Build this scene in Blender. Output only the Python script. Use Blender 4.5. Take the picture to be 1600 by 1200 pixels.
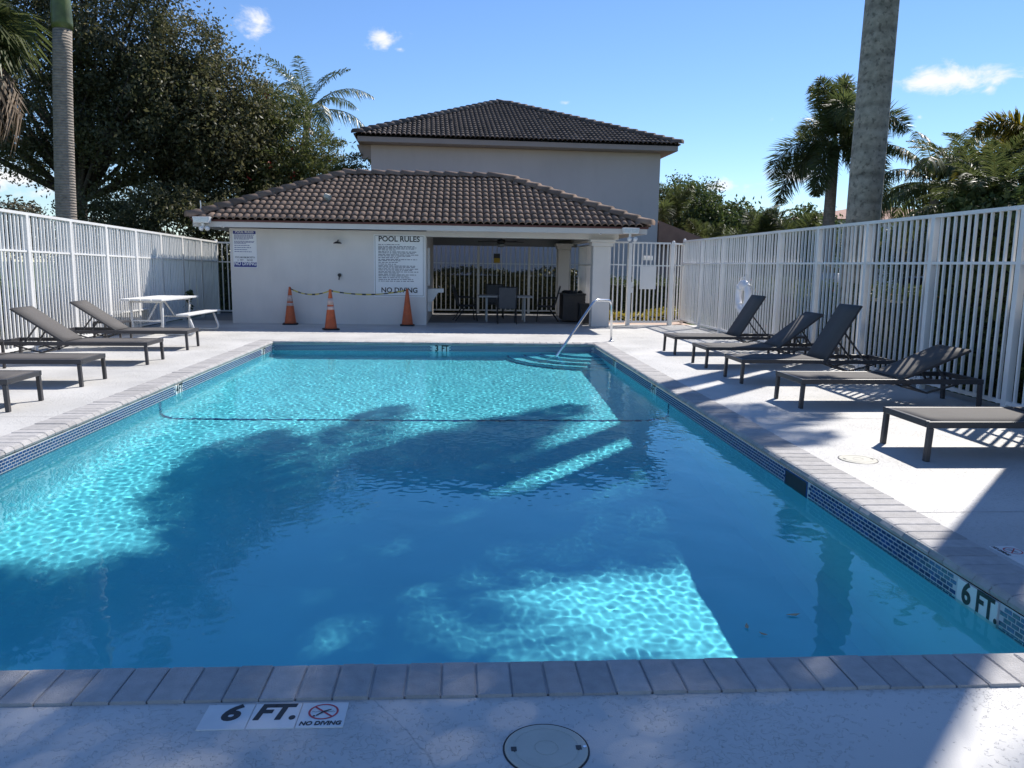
import bpy, math, random
import numpy as np
from mathutils import Vector, Matrix
from math import radians, sin, cos, pi, sqrt

sc = bpy.context.scene
for o in list(bpy.data.objects):
    bpy.data.objects.remove(o)
COL = sc.collection
random.seed(7)
RNG = np.random.default_rng(11)

# ------------------------------------------------------------------ camera
F_PX, PITCH, YAW, ROLL, CAM_H = 1230.0, 0.150368, 0.064847, 0.014859, 1.55
cam = bpy.data.cameras.new('camera')
cam.sensor_fit = 'HORIZONTAL'; cam.sensor_width = 36.0; cam.lens = 36.0 * F_PX / 1600.0
cam.clip_start = 0.05; cam.clip_end = 2000.0
cam_o = bpy.data.objects.new('camera', cam); COL.objects.link(cam_o)
Fv = Vector((sin(YAW) * cos(PITCH), cos(YAW) * cos(PITCH), -sin(PITCH)))
Rv = Vector((cos(YAW), -sin(YAW), 0)); Uv = Rv.cross(Fv)
R2 = Rv * cos(ROLL) + Uv * sin(ROLL); U2 = -Rv * sin(ROLL) + Uv * cos(ROLL)
mw = Matrix((R2, U2, -Fv)).transposed().to_4x4(); mw.translation = Vector((0, 0, CAM_H))
cam_o.matrix_world = mw
sc.camera = cam_o

# ------------------------------------------------------------------ sky, sun, exposure
SUN_EL, SUN_AZ = radians(49.0), radians(43.5)
world = bpy.data.worlds.new('World'); sc.world = world; world.use_nodes = True
wn = world.node_tree; bg = wn.nodes['Background']
sky = wn.nodes.new('ShaderNodeTexSky'); sky.sky_type = 'NISHITA'; sky.sun_disc = False
sky.sun_elevation = SUN_EL; sky.sun_rotation = SUN_AZ
sky.air_density = 1.0; sky.dust_density = 0.0; sky.ozone_density = 6.0; sky.altitude = 0
SKY_STRENGTH = 0.118
bg.inputs['Strength'].default_value = SKY_STRENGTH
sun = bpy.data.lights.new('sun', 'SUN'); sun.energy = 4.7; sun.angle = radians(0.53); sun.color = (1.0, 0.95, 0.875)
sun.cycles.is_caustics_light = True
sun_o = bpy.data.objects.new('sun', sun); COL.objects.link(sun_o)
SUN_DIR = Vector((sin(SUN_AZ) * cos(SUN_EL), cos(SUN_AZ) * cos(SUN_EL), sin(SUN_EL)))
sun_o.rotation_euler = SUN_DIR.to_track_quat('Z', 'Y').to_euler()
sun_o.location = (0, 0, 40)
vs = sc.view_settings
vs.view_transform = 'Standard'; vs.look = 'None'; vs.exposure = 0.47; vs.gamma = 1.0; vs.use_curve_mapping = False
sc.cycles.use_denoising = True
sc.cycles.max_bounces = 7; sc.cycles.diffuse_bounces = 3; sc.cycles.glossy_bounces = 3; sc.cycles.transmission_bounces = 6; sc.cycles.transparent_max_bounces = 4
sc.cycles.caustics_refractive = True; sc.cycles.caustics_reflective = False
sc.cycles.sample_clamp_indirect = 6.0


def pix_dir(px, py):
    d = Fv * F_PX + R2 * (px - 800) + U2 * (600 - py)
    return d.normalized()


# small fair-weather clouds: soft patches of noise placed by direction in the sky dome
def build_clouds():
    N = wn.nodes; L = wn.links
    tc = N.new('ShaderNodeTexCoord')
    noi = N.new('ShaderNodeTexNoise'); noi.inputs['Scale'].default_value = 26.0; noi.inputs['Detail'].default_value = 9.0
    noi.inputs['Roughness'].default_value = 0.62; noi.inputs['Distortion'].default_value = 0.35
    mp = N.new('ShaderNodeMapping'); mp.inputs['Scale'].default_value = (1, 1, 1.7)
    L.new(tc.outputs['Generated'], mp.inputs['Vector']); L.new(mp.outputs[0], noi.inputs['Vector'])
    acc = None
    # direction, width (radians), height (radians), density
    spots = [((400, 32), .036, .028, 1.0), ((598, 58), .034, .019, 1.05), ((625, 77), .013, .007, .9), ((1480, 126), .086, .022, 1.12),
             ((1545, 140), .016, .012, .8), ((882, 160), .014, .006, .7), ((1235, 275), .06, .02, 1.05), ((1120, 292), .06, .014, .85),
             ((1205, 188), .018, .012, .65), ((1436, 183), .008, .008, .7), ((20, 275), .08, .035, 1.0), ((-250, 180), .12, .05, 1.0),
             ((1850, 200), .14, .04, 1.0), ((2300, 60), .12, .05, 1.0), ((-800, 100), .15, .05, 1.0), ((640, 60), .02, .012, .5),
             ((1400, 300), .05, .012, .8), ((275, 70), .03, .02, .75)]
    for (p, w, h, a) in spots:
        d = pix_dir(*p); up = Vector((0, 0, 1)); r = d.cross(up).normalized(); u = r.cross(d)
        parts = []
        for ax, s in ((r, w), (u, h)):
            dt = N.new('ShaderNodeVectorMath'); dt.operation = 'DOT_PRODUCT'; dt.inputs[1].default_value = ax / s
            L.new(tc.outputs['Generated'], dt.inputs[0]); parts.append(dt)
        fr = N.new('ShaderNodeVectorMath'); fr.operation = 'DOT_PRODUCT'; fr.inputs[1].default_value = d
        L.new(tc.outputs['Generated'], fr.inputs[0])
        cb = N.new('ShaderNodeCombineXYZ')
        L.new(parts[0].outputs['Value'], cb.inputs[0]); L.new(parts[1].outputs['Value'], cb.inputs[1])
        ln = N.new('ShaderNodeVectorMath'); ln.operation = 'LENGTH'; L.new(cb.outputs[0], ln.inputs[0])
        mr = N.new('ShaderNodeMapRange'); mr.inputs[1].default_value = 0.0; mr.inputs[2].default_value = 1.25
        mr.inputs[3].default_value = a; mr.inputs[4].default_value = 0.0; mr.clamp = True
        L.new(ln.outputs['Value'], mr.inputs[0])
        gt = N.new('ShaderNodeMath'); gt.operation = 'GREATER_THAN'; gt.inputs[1].default_value = 0.5; L.new(fr.outputs['Value'], gt.inputs[0])
        ml = N.new('ShaderNodeMath'); ml.operation = 'MULTIPLY'; L.new(mr.outputs[0], ml.inputs[0]); L.new(gt.outputs[0], ml.inputs[1])
        if acc is None:
            acc = ml
        else:
            mx = N.new('ShaderNodeMath'); mx.operation = 'MAXIMUM'; L.new(acc.outputs[0], mx.inputs[0]); L.new(ml.outputs[0], mx.inputs[1]); acc = mx
    ad = N.new('ShaderNodeMath'); ad.operation = 'MULTIPLY_ADD'; ad.inputs[1].default_value = 1.7; ad.inputs[2].default_value = -1.28
    L.new(noi.outputs['Fac'], ad.inputs[0])
    sm = N.new('ShaderNodeMath'); sm.operation = 'ADD'; L.new(ad.outputs[0], sm.inputs[0]); L.new(acc.outputs[0], sm.inputs[1])
    rp = N.new('ShaderNodeMapRange'); rp.interpolation_type = 'SMOOTHSTEP'
    rp.inputs[1].default_value = 0.05; rp.inputs[2].default_value = 0.62; rp.inputs[3].default_value = 0; rp.inputs[4].default_value = 0.97
    L.new(sm.outputs[0], rp.inputs[0])
    mix = N.new('ShaderNodeMix'); mix.data_type = 'RGBA'
    hs = N.new('ShaderNodeHueSaturation'); hs.inputs['Saturation'].default_value = 1.08; hs.inputs['Hue'].default_value = 0.506; hs.inputs['Value'].default_value = 0.97
    L.new(sky.outputs[0], hs.inputs['Color'])
    L.new(rp.outputs[0], mix.inputs['Factor']); L.new(hs.outputs[0], mix.inputs['A'])
    v = 0.76 / SKY_STRENGTH
    mix.inputs['B'].default_value = (v, v * 1.0, v * 1.02, 1)
    L.new(mix.outputs['Result'], bg.inputs['Color'])


build_clouds()

# ------------------------------------------------------------------ material helpers
MATS = {}


def pm(name, col, rough=0.6, var=0.08, scale=3.0, bump=0.0, bscale=60.0, metal=0.0, spec=0.5, rnd=0.0, trans=0.0, detail=5.0, bdist=0.01, attr=None, streak=0.0):
    """Principled material with world-space noise variation, optional bump, per-object and per-leaf variation."""
    if name in MATS:
        return MATS[name]
    m = bpy.data.materials.new(name); m.use_nodes = True
    N = m.node_tree.nodes; L = m.node_tree.links
    b = N['Principled BSDF']; b.inputs['Roughness'].default_value = rough; b.inputs['Metallic'].default_value = metal
    b.inputs['Specular IOR Level'].default_value = spec
    geo = N.new('ShaderNodeNewGeometry')
    noi = N.new('ShaderNodeTexNoise'); noi.inputs['Scale'].default_value = scale; noi.inputs['Detail'].default_value = detail
    L.new(geo.outputs['Position'], noi.inputs['Vector'])
    mr = N.new('ShaderNodeMapRange'); mr.inputs[1].default_value = 0.25; mr.inputs[2].default_value = 0.75
    mr.inputs[3].default_value = 1 - var; mr.inputs[4].default_value = 1 + var; L.new(noi.outputs['Fac'], mr.inputs[0])
    val = mr.outputs[0]
    if rnd > 0:
        oi = N.new('ShaderNodeObjectInfo')
        r2 = N.new('ShaderNodeMapRange'); r2.inputs[3].default_value = 1 - rnd; r2.inputs[4].default_value = 1 + rnd
        L.new(oi.outputs['Random'], r2.inputs[0])
        mm = N.new('ShaderNodeMath'); mm.operation = 'MULTIPLY'; L.new(val, mm.inputs[0]); L.new(r2.outputs[0], mm.inputs[1]); val = mm.outputs[0]
    if streak > 0:          # old rain streaks and grime, stretched down the wall
        mp = N.new('ShaderNodeMapping'); mp.inputs['Scale'].default_value = (3.2, 3.2, .8); L.new(geo.outputs['Position'], mp.inputs['Vector'])
        ns = N.new('ShaderNodeTexNoise'); ns.inputs['Scale'].default_value = 1.0; ns.inputs['Detail'].default_value = 6; ns.inputs['Roughness'].default_value = .6; L.new(mp.outputs[0], ns.inputs['Vector'])
        sr = N.new('ShaderNodeMapRange'); sr.inputs[1].default_value = .5; sr.inputs[2].default_value = .75; sr.inputs[3].default_value = 1.0; sr.inputs[4].default_value = 1 - streak; L.new(ns.outputs['Fac'], sr.inputs[0])
        m3 = N.new('ShaderNodeMath'); m3.operation = 'MULTIPLY'; L.new(val, m3.inputs[0]); L.new(sr.outputs[0], m3.inputs[1]); val = m3.outputs[0]
    base = None
    if attr:
        at = N.new('ShaderNodeAttribute'); at.attribute_name = 'tint'
        mixc = N.new('ShaderNodeMix'); mixc.data_type = 'RGBA'
        mixc.inputs['A'].default_value = (*col, 1); mixc.inputs['B'].default_value = (*attr, 1)
        L.new(at.outputs['Fac'], mixc.inputs['Factor']); base = mixc.outputs['Result']
    sca = N.new('ShaderNodeVectorMath'); sca.operation = 'SCALE'
    if base is not None:
        L.new(base, sca.inputs[0])
    else:
        sca.inputs[0].default_value = col
    L.new(val, sca.inputs['Scale'])
    L.new(sca.outputs[0], b.inputs['Base Color'])
    if bump > 0:
        n2 = N.new('ShaderNodeTexNoise'); n2.inputs['Scale'].default_value = bscale; n2.inputs['Detail'].default_value = 4
        L.new(geo.outputs['Position'], n2.inputs['Vector'])
        bp = N.new('ShaderNodeBump'); bp.inputs['Strength'].default_value = bump; bp.inputs['Distance'].default_value = bdist
        L.new(n2.outputs['Fac'], bp.inputs['Height']); L.new(bp.outputs[0], b.inputs['Normal'])
    if trans > 0:
        tr = N.new('ShaderNodeBsdfTranslucent'); L.new(sca.outputs[0], tr.inputs['Color'])
        mx = N.new('ShaderNodeMixShader'); mx.inputs[0].default_value = trans
        out = N['Material Output']
        L.new(b.outputs[0], mx.inputs[1]); L.new(tr.outputs[0], mx.inputs[2]); L.new(mx.outputs[0], out.inputs['Surface'])
    MATS[name] = m
    return m


def deck_material():
    m = bpy.data.materials.new('deck_paint'); m.use_nodes = True
    N = m.node_tree.nodes; L = m.node_tree.links; b = N['Principled BSDF']
    b.inputs['Roughness'].default_value = 0.55
    geo = N.new('ShaderNodeNewGeometry')
    n1 = N.new('ShaderNodeTexNoise'); n1.inputs['Scale'].default_value = 0.9; n1.inputs['Detail'].default_value = 6
    n2 = N.new('ShaderNodeTexNoise'); n2.inputs['Scale'].default_value = 34; n2.inputs['Detail'].default_value = 2.5; n2.inputs['Roughness'].default_value = 0.55
    n2.inputs['Distortion'].default_value = 0.25
    n3 = N.new('ShaderNodeTexNoise'); n3.inputs['Scale'].default_value = 1.6; n3.inputs['Detail'].default_value = 3
    for n in (n1, n2, n3):
        L.new(geo.outputs['Position'], n.inputs['Vector'])
    # spray knockdown texture: raised islands with sharp shoulders, denser in patches
    th = N.new('ShaderNodeMapRange'); th.inputs[1].default_value = 0.3; th.inputs[2].default_value = 0.7; th.inputs[3].default_value = 0.70; th.inputs[4].default_value = 0.46
    L.new(n3.outputs['Fac'], th.inputs[0])
    sb = N.new('ShaderNodeMath'); sb.operation = 'SUBTRACT'; L.new(n2.outputs['Fac'], sb.inputs[0]); L.new(th.outputs[0], sb.inputs[1])
    st = N.new('ShaderNodeMapRange'); st.interpolation_type = 'SMOOTHSTEP'; st.inputs[1].default_value = -0.012; st.inputs[2].default_value = 0.012
    L.new(sb.outputs[0], st.inputs[0])
    n4 = N.new('ShaderNodeTexNoise'); n4.inputs['Scale'].default_value = 180; n4.inputs['Detail'].default_value = 3; L.new(geo.outputs['Position'], n4.inputs['Vector'])
    ma = N.new('ShaderNodeMath'); ma.operation = 'MULTIPLY_ADD'; ma.inputs[1].default_value = 0.25; L.new(n4.outputs['Fac'], ma.inputs[0]); L.new(st.outputs[0], ma.inputs[2])
    bp = N.new('ShaderNodeBump'); bp.inputs['Strength'].default_value = 0.9; bp.inputs['Distance'].default_value = 0.004
    L.new(ma.outputs[0], bp.inputs['Height']); L.new(bp.outputs[0], b.inputs['Normal'])
    cr = N.new('ShaderNodeValToRGB'); e = cr.color_ramp.elements
    e[0].position = 0.3; e[0].color = (.475, .465, .445, 1); e[1].position = 0.66; e[1].color = (.61, .595, .57, 1)
    L.new(n1.outputs['Fac'], cr.inputs[0])
    # darker hairline at the rim of the islands
    ed = N.new('ShaderNodeMath'); ed.operation = 'ABSOLUTE'; L.new(sb.outputs[0], ed.inputs[0])
    em = N.new('ShaderNodeMapRange'); em.inputs[1].default_value = 0.0; em.inputs[2].default_value = 0.010; em.inputs[3].default_value = 0.80; em.inputs[4].default_value = 1.0
    L.new(ed.outputs[0], em.inputs[0])
    # a few old stains
    n5 = N.new('ShaderNodeTexNoise'); n5.inputs['Scale'].default_value = 3.3; n5.inputs['Detail'].default_value = 8; n5.inputs['Roughness'].default_value = 0.7; L.new(geo.outputs['Position'], n5.inputs['Vector'])
    sm = N.new('ShaderNodeMapRange'); sm.inputs[1].default_value = 0.60; sm.inputs[2].default_value = 0.74; sm.inputs[3].default_value = 1.0; sm.inputs[4].default_value = 0.86
    L.new(n5.outputs['Fac'], sm.inputs[0])
    vc = N.new('ShaderNodeTexVoronoi'); vc.feature = 'DISTANCE_TO_EDGE'; vc.inputs['Scale'].default_value = 0.33
    wp = N.new('ShaderNodeVectorMath'); wp.operation = 'MULTIPLY_ADD'; wp.inputs[1].default_value = (.5, .5, .5); L.new(n1.outputs['Color'], wp.inputs[0]); L.new(geo.outputs['Position'], wp.inputs[2]); L.new(wp.outputs[0], vc.inputs['Vector'])
    ck = N.new('ShaderNodeMapRange'); ck.inputs[1].default_value = 0.0; ck.inputs[2].default_value = 0.0016; ck.inputs[3].default_value = 0.72; ck.inputs[4].default_value = 1.0; L.new(vc.outputs['Distance'], ck.inputs[0])
    mu0 = N.new('ShaderNodeMath'); mu0.operation = 'MULTIPLY'; L.new(em.outputs[0], mu0.inputs[0]); L.new(ck.outputs[0], mu0.inputs[1])
    mu = N.new('ShaderNodeMath'); mu.operation = 'MULTIPLY'; L.new(mu0.outputs[0], mu.inputs[0]); L.new(sm.outputs[0], mu.inputs[1])
    scn = N.new('ShaderNodeVectorMath'); scn.operation = 'SCALE'; L.new(cr.outputs[0], scn.inputs[0]); L.new(mu.outputs[0], scn.inputs['Scale'])
    L.new(scn.outputs[0], b.inputs['Base Color'])
    return m


M_DECK = deck_material()
M_BRICK = pm('coping_stone', (.40, .385, .375), .8, .13, 20, .8, 150, rnd=.12, bdist=.006, detail=9)
M_MORTAR = pm('mortar', (.44, .43, .42), .85, .1, 12, .3, 200)
M_GROUT = pm('grout', (.58, .60, .61), .8, .06, 10)
M_TILE = pm('pool_tile_blue', (.022, .055, .17), .12, .35, 14, spec=.6, rnd=.35)
M_TILEDARK = pm('pool_tile_line', (.012, .04, .19), .2, .15, 14)
M_PLASTER = pm('pool_plaster', (.31, .80, .90), .7, .06, 1.2)
M_MARKW = pm('marker_tile_white', (.76, .76, .74), .3, .06, 6)
M_MARKOLD = pm('marker_tile_deck', (.70, .69, .67), .4, .08, 9)
M_BLACK = pm('print_black', (.012, .012, .014), .45, .1, 20)
M_RED = pm('print_red', (.50, .03, .05), .45, .1, 20)
M_NAVY = pm('print_navy', (.018, .03, .22), .45, .05, 20)
M_INK = pm('print_ink', (.07, .075, .10), .5, .1, 20)
M_SIGN = pm('sign_white', (.78, .79, .80), .35, .03, 4)
M_STUCCO = pm('stucco_grey', (.70, .665, .625), .85, .07, 1.1, .5, 70, bdist=.006, streak=.05)
M_FASCIA = pm('fascia_paint', (.60, .58, .56), .6, .05, 2.0)
M_STUCCO2 = pm('stucco_mauve', (.56, .53, .54), .85, .07, .45, .3, 60, bdist=.006, streak=.05)
M_FASCIA2 = pm('fascia_mauve', (.34, .30, .29), .6, .05, 2.0)
M_ROOF = pm('roof_tile_clay', (.235, .160, .120), .85, .34, 2.3, .5, 60, rnd=.12, detail=8)
M_ROOF2 = pm('roof_tile_dark', (.140, .108, .092), .85, .35, 1.6, .4, 50, rnd=.25, detail=8)
M_ROOFU = pm('roof_underlay', (.03, .026, .025), .9, .1)
M_DRIP = pm('drip_edge_red', (.13, .05, .045), .7, .15, 6)
M_WHITE = pm('fence_white', (.80, .79, .77), .38, .05, 2.5)
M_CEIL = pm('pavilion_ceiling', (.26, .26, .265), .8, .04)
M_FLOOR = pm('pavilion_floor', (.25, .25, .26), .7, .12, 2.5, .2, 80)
M_STEEL = pm('stainless', (.72, .73, .74), .18, .04, 5, metal=1.0)
M_FRAME = pm('lounger_frame', (.045, .043, .047), .42, .10, 12)
M_SLING = pm('sling_fabric', (.085, .078, .074), .8, .08, 5, .25, 900, bdist=.001)
M_TABLEW = pm('table_white', (.66, .66, .65), .6, .08, 8)
M_ORANGE = pm('cone_orange', (.52, .105, .030), .55, .25, 9)
M_CONEBAND = pm('cone_band', (.55, .42, .38), .5, .35, 16)
M_RUBBER = pm('rubber_black', (.018, .018, .02), .75, .1)
M_DARK = pm('dark_metal', (.02, .02, .022), .45, .1)
M_LIDB = pm('lid_beige', (.50, .48, .41), .55, .06, 9, .2, 60)
M_LIGHTH = pm('floodlight_white', (.78, .78, .77), .4, .04)
M_LENS = pm('floodlight_lens', (.62, .66, .66), .15, .15, 40)
M_WICKER = pm('wicker_dark', (.055, .048, .045), .7, .35, 40, .6, 140)
M_CHAIR = pm('chair_fabric', (.10, .10, .105), .75, .08, 8)
M_CTABLE = pm('table_pale', (.48, .48, .47), .5, .06)
M_GRASS = pm('lawn', (.055, .085, .025), .9, .4, 2.0, .6, 60)
M_ASPH = pm('asphalt', (.055, .055, .058), .9, .2, 4, .4, 120)
M_PAVER = pm('walk_paver', (.45, .33, .26), .8, .15, 3, .2, 60)
M_BARK = pm('bark_dark', (.075, .058, .048), .9, .35, 6, .8, 18, bdist=.03)
M_PALMBARK = None
M_OAK = pm('oak_leaf', (.062, .074, .028), .52, .3, .8, attr=(.21, .185, .095), trans=.45)
M_BOTTLE = pm('bottlebrush_leaf', (.075, .105, .028), .5, .25, .9, attr=(.18, .18, .06), trans=.42)
M_REDFL = pm('bottlebrush_flower', (.36, .035, .025), .6, .2, 3)
M_PALM = pm('palm_leaf', (.065, .092, .030), .45, .2, 1.0, attr=(.15, .165, .055), trans=.48)
M_PALMBLUE = pm('palm_leaf_coconut', (.075, .115, .045), .36, .2, 1.0, attr=(.16, .17, .07), trans=.3)
M_PALMYEL = pm('palm_leaf_yellow', (.10, .11, .020), .5, .2, 1.0, attr=(.34, .25, .03), trans=.4)
M_DEADF = pm('palm_dead', (.13, .085, .050), .7, .3, 3, attr=(.20, .14, .085), trans=.1)
M_HEDGE = pm('hedge_leaf', (.045, .078, .022), .6, .25, 1.5, attr=(.14, .155, .045), trans=.32)
M_BROAD = pm('broadleaf', (.055, .090, .025), .58, .25, .6, attr=(.14, .17, .05), trans=.38)
M_FARTREE = pm('far_leaf', (.09, .085, .045), .6, .2, .4, attr=(.15, .12, .07), trans=.2)
M_YELFL = pm('yellow_croton', (.52, .40, .03), .5, .2, 3, attr=(.30, .33, .05), trans=.2)
M_ORFL = pm('ixora_flower', (.60, .12, .04), .5, .2, 3)
M_SHAFT = pm('crownshaft', (.10, .125, .035), .4, .5, 5)
M_HOUSE = pm('house_white', (.62, .60, .59), .85, .04, .6)
M_REDROOF = pm('house_roof_red', (.34, .19, .14), .85, .2, 3)
M_GLASS = pm('window_dark', (.02, .022, .026), .08, .1, spec=.7)
M_CAR = pm('car_paint_silver', (.55, .56, .58), .25, .03, metal=.3)
M_CAR2 = pm('car_paint_dark', (.035, .038, .045), .22, .03)
M_PINK = pm('wing_wall', (.36, .28, .27), .85, .06, .8)


def palm_bark(name, light, darkc, ring=9.0, blotch=0.5):
    m = bpy.data.materials.new(name); m.use_nodes = True
    N = m.node_tree.nodes; L = m.node_tree.links; b = N['Principled BSDF']; b.inputs['Roughness'].default_value = .85
    geo = N.new('ShaderNodeNewGeometry')
    noi = N.new('ShaderNodeTexNoise'); noi.inputs['Scale'].default_value = 9; noi.inputs['Detail'].default_value = 6; noi.inputs['Roughness'].default_value = .65
    L.new(geo.outputs['Position'], noi.inputs['Vector'])
    wv = N.new('ShaderNodeTexWave'); wv.wave_type = 'BANDS'; wv.bands_direction = 'Z'; wv.inputs['Scale'].default_value = ring / 6.28 * 1.0
    wv.inputs['Distortion'].default_value = 2.2; wv.inputs['Detail'].default_value = 3; wv.inputs['Detail Scale'].default_value = 2.0
    L.new(geo.outputs['Position'], wv.inputs['Vector'])
    vo = N.new('ShaderNodeTexNoise'); vo.inputs['Scale'].default_value = 14; vo.inputs['Detail'].default_value = 3
    L.new(geo.outputs['Position'], vo.inputs['Vector'])
    cr = N.new('ShaderNodeValToRGB'); e = cr.color_ramp.elements
    e[0].position = .30; e[0].color = (*darkc, 1); e[1].position = .62; e[1].color = (*light, 1); L.new(noi.outputs['Fac'], cr.inputs[0])
    sp = N.new('ShaderNodeMapRange'); sp.inputs[1].default_value = .56; sp.inputs[2].default_value = .66; sp.inputs[3].default_value = 1.0; sp.inputs[4].default_value = 1 - blotch
    L.new(vo.outputs['Fac'], sp.inputs[0])
    wr = N.new('ShaderNodeMapRange'); wr.inputs[1].default_value = 0; wr.inputs[2].default_value = .25; wr.inputs[3].default_value = .72; wr.inputs[4].default_value = 1
    L.new(wv.outputs['Fac'], wr.inputs[0])
    mu = N.new('ShaderNodeMath'); mu.operation = 'MULTIPLY'; L.new(sp.outputs[0], mu.inputs[0]); L.new(wr.outputs[0], mu.inputs[1])
    s = N.new('ShaderNodeVectorMath'); s.operation = 'SCALE'; L.new(cr.outputs[0], s.inputs[0]); L.new(mu.outputs[0], s.inputs['Scale'])
    L.new(s.outputs[0], b.inputs['Base Color'])
    ad = N.new('ShaderNodeMath'); ad.operation = 'ADD'; L.new(noi.outputs['Fac'], ad.inputs[0]); L.new(wv.outputs['Fac'], ad.inputs[1])
    bp = N.new('ShaderNodeBump'); bp.inputs['Strength'].default_value = .7; bp.inputs['Distance'].default_value = .015
    L.new(ad.outputs[0], bp.inputs['Height']); L.new(bp.outputs[0], b.inputs['Normal'])
    return m


M_ROYALBARK = palm_bark('royal_bark_lichen', (.37, .335, .275), (.20, .185, .15), 5, .45)
M_RINGBARK = palm_bark('ringed_bark', (.34, .285, .235), (.20, .17, .14), 34, .15)


# ------------------------------------------------------------------ mesh helpers
class MB:
    def __init__(s):
        s.v = []; s.f = []

    def add(s, vs, fs):
        n = len(s.v); s.v.extend([tuple(p) for p in vs]); s.f.extend([tuple(i + n for i in f) for f in fs]); return s

    def box(s, x0, x1, y0, y1, z0, z1):
        return s.add([(x0, y0, z0), (x1, y0, z0), (x1, y1, z0), (x0, y1, z0), (x0, y0, z1), (x1, y0, z1), (x1, y1, z1), (x0, y1, z1)],
                     [(0, 3, 2, 1), (4, 5, 6, 7), (0, 1, 5, 4), (1, 2, 6, 5), (2, 3, 7, 6), (3, 0, 4, 7)])

    def bar(s, a, b, w, h, up=(0, 0, 1)):
        """box section w x h from a to b"""
        a = Vector(a); b = Vector(b); d = (b - a).normalized(); u = Vector(up)
        if abs(d.dot(u)) > .99:
            u = Vector((1, 0, 0))
        r = d.cross(u).normalized(); u = r.cross(d)
        q = []
        for p in (a, b):
            for i, j in ((-1, -1), (1, -1), (1, 1), (-1, 1)):
                q.append(p + r * (i * w / 2) + u * (j * h / 2))
        return s.add(q, [(3, 2, 1, 0), (4, 5, 6, 7), (0, 1, 5, 4), (1, 2, 6, 5), (2, 3, 7, 6), (3, 0, 4, 7)])

    def tube(s, pts, r, n=8, caps=True):
        pts = [Vector(p) for p in pts]; rr = r if isinstance(r, (list, tuple)) else [r] * len(pts)
        rings = []; prev = None
        for i, p in enumerate(pts):
            d = (pts[min(i + 1, len(pts) - 1)] - pts[max(i - 1, 0)]).normalized()
            if prev is None:
                u = Vector((0, 0, 1)) if abs(d.z) < .9 else Vector((1, 0, 0))
            else:
                u = prev
            a = (u - d * u.dot(d)).normalized(); b = d.cross(a); prev = a
            rings.append([p + a * (rr[i] * cos(2 * pi * k / n)) + b * (rr[i] * sin(2 * pi * k / n)) for k in range(n)])
        v = [q for ring in rings for q in ring]; f = []
        for i in range(len(pts) - 1):
            for k in range(n):
                f.append((i * n + k, i * n + (k + 1) % n, (i + 1) * n + (k + 1) % n, (i + 1) * n + k))
        if caps:
            f.append(tuple(range(n))[::-1]); f.append(tuple((len(pts) - 1) * n + k for k in range(n)))
        return s.add(v, f)

    def lathe(s, prof, n=24, c=(0, 0, 0)):
        v = []; f = []
        for (r, z) in prof:
            for k in range(n):
                v.append((c[0] + r * cos(2 * pi * k / n), c[1] + r * sin(2 * pi * k / n), c[2] + z))
        for i in range(len(prof) - 1):
            for k in range(n):
                f.append((i * n + k, i * n + (k + 1) % n, (i + 1) * n + (k + 1) % n, (i + 1) * n + k))
        if prof[0][0] > 1e-5:
            f.append(tuple(range(n))[::-1])
        if prof[-1][0] > 1e-5:
            f.append(tuple((len(prof) - 1) * n + k for k in range(n)))
        return s.add(v, f)

    def prism(s, poly, a0, a1, axis='y'):
        """extrude a 2D polygon (counter-clockwise) along an axis"""
        def P(p, t):
            return {'y': (p[0], t, p[1]), 'x': (t, p[0], p[1]), 'z': (p[0], p[1], t)}[axis]
        n = len(poly); v = [P(p, a0) for p in poly] + [P(p, a1) for p in poly]
        f = [tuple(range(n)), tuple(range(2 * n - 1, n - 1, -1))]
        for i in range(n):
            j = (i + 1) % n
            f.append((i, n + i, n + j, j))
        return s.add(v, f)

    def mesh(s, name, mat, smooth=False):
        me = bpy.data.meshes.new(name); me.from_pydata(s.v, [], s.f)
        me.materials.append(mat)
        if smooth:
            me.polygons.foreach_set('use_smooth', [True] * len(me.polygons))
        me.update(); return me

    def build(s, name, mat, parent=None, smooth=False, loc=None, bevel=0.0, fixn=False):
        me = s.mesh(name, mat, smooth)
        if fixn:
            import bmesh
            bm = bmesh.new(); bm.from_mesh(me); bmesh.ops.recalc_face_normals(bm, faces=bm.faces); bm.to_mesh(me); bm.free()
        o = place(name, me, parent, loc)
        if bevel:
            md = o.modifiers.new('bevel', 'BEVEL'); md.width = bevel; md.segments = 2; md.limit_method = 'ANGLE'
        return o


def place(name, me, parent=None, loc=None, rot=None, scale=None):
    o = bpy.data.objects.new(name, me); COL.objects.link(o)
    if parent is not None:
        o.parent = parent
    if loc is not None:
        o.location = loc
    if rot is not None:
        o.rotation_euler = rot
    if scale is not None:
        o.scale = scale
    return o


def tag(o, label=None, cat=None, group=None, kind=None):
    if label: o['label'] = label
    if cat: o['category'] = cat
    if group: o['group'] = group
    if kind: o['kind'] = kind
    return o


def empty(name, loc=(0, 0, 0), rz=0.0, label=None, cat=None, group=None, kind=None):
    o = bpy.data.objects.new(name, None); COL.objects.link(o); o.location = loc; o.rotation_euler = (0, 0, rz); o.empty_display_size = .1
    return tag(o, label, cat, group, kind)


def copy_tree(o, parent=None):
    c = o.copy(); COL.objects.link(c); c.parent = parent
    for ch in list(o.children):
        copy_tree(ch, c)
    return c


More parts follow.
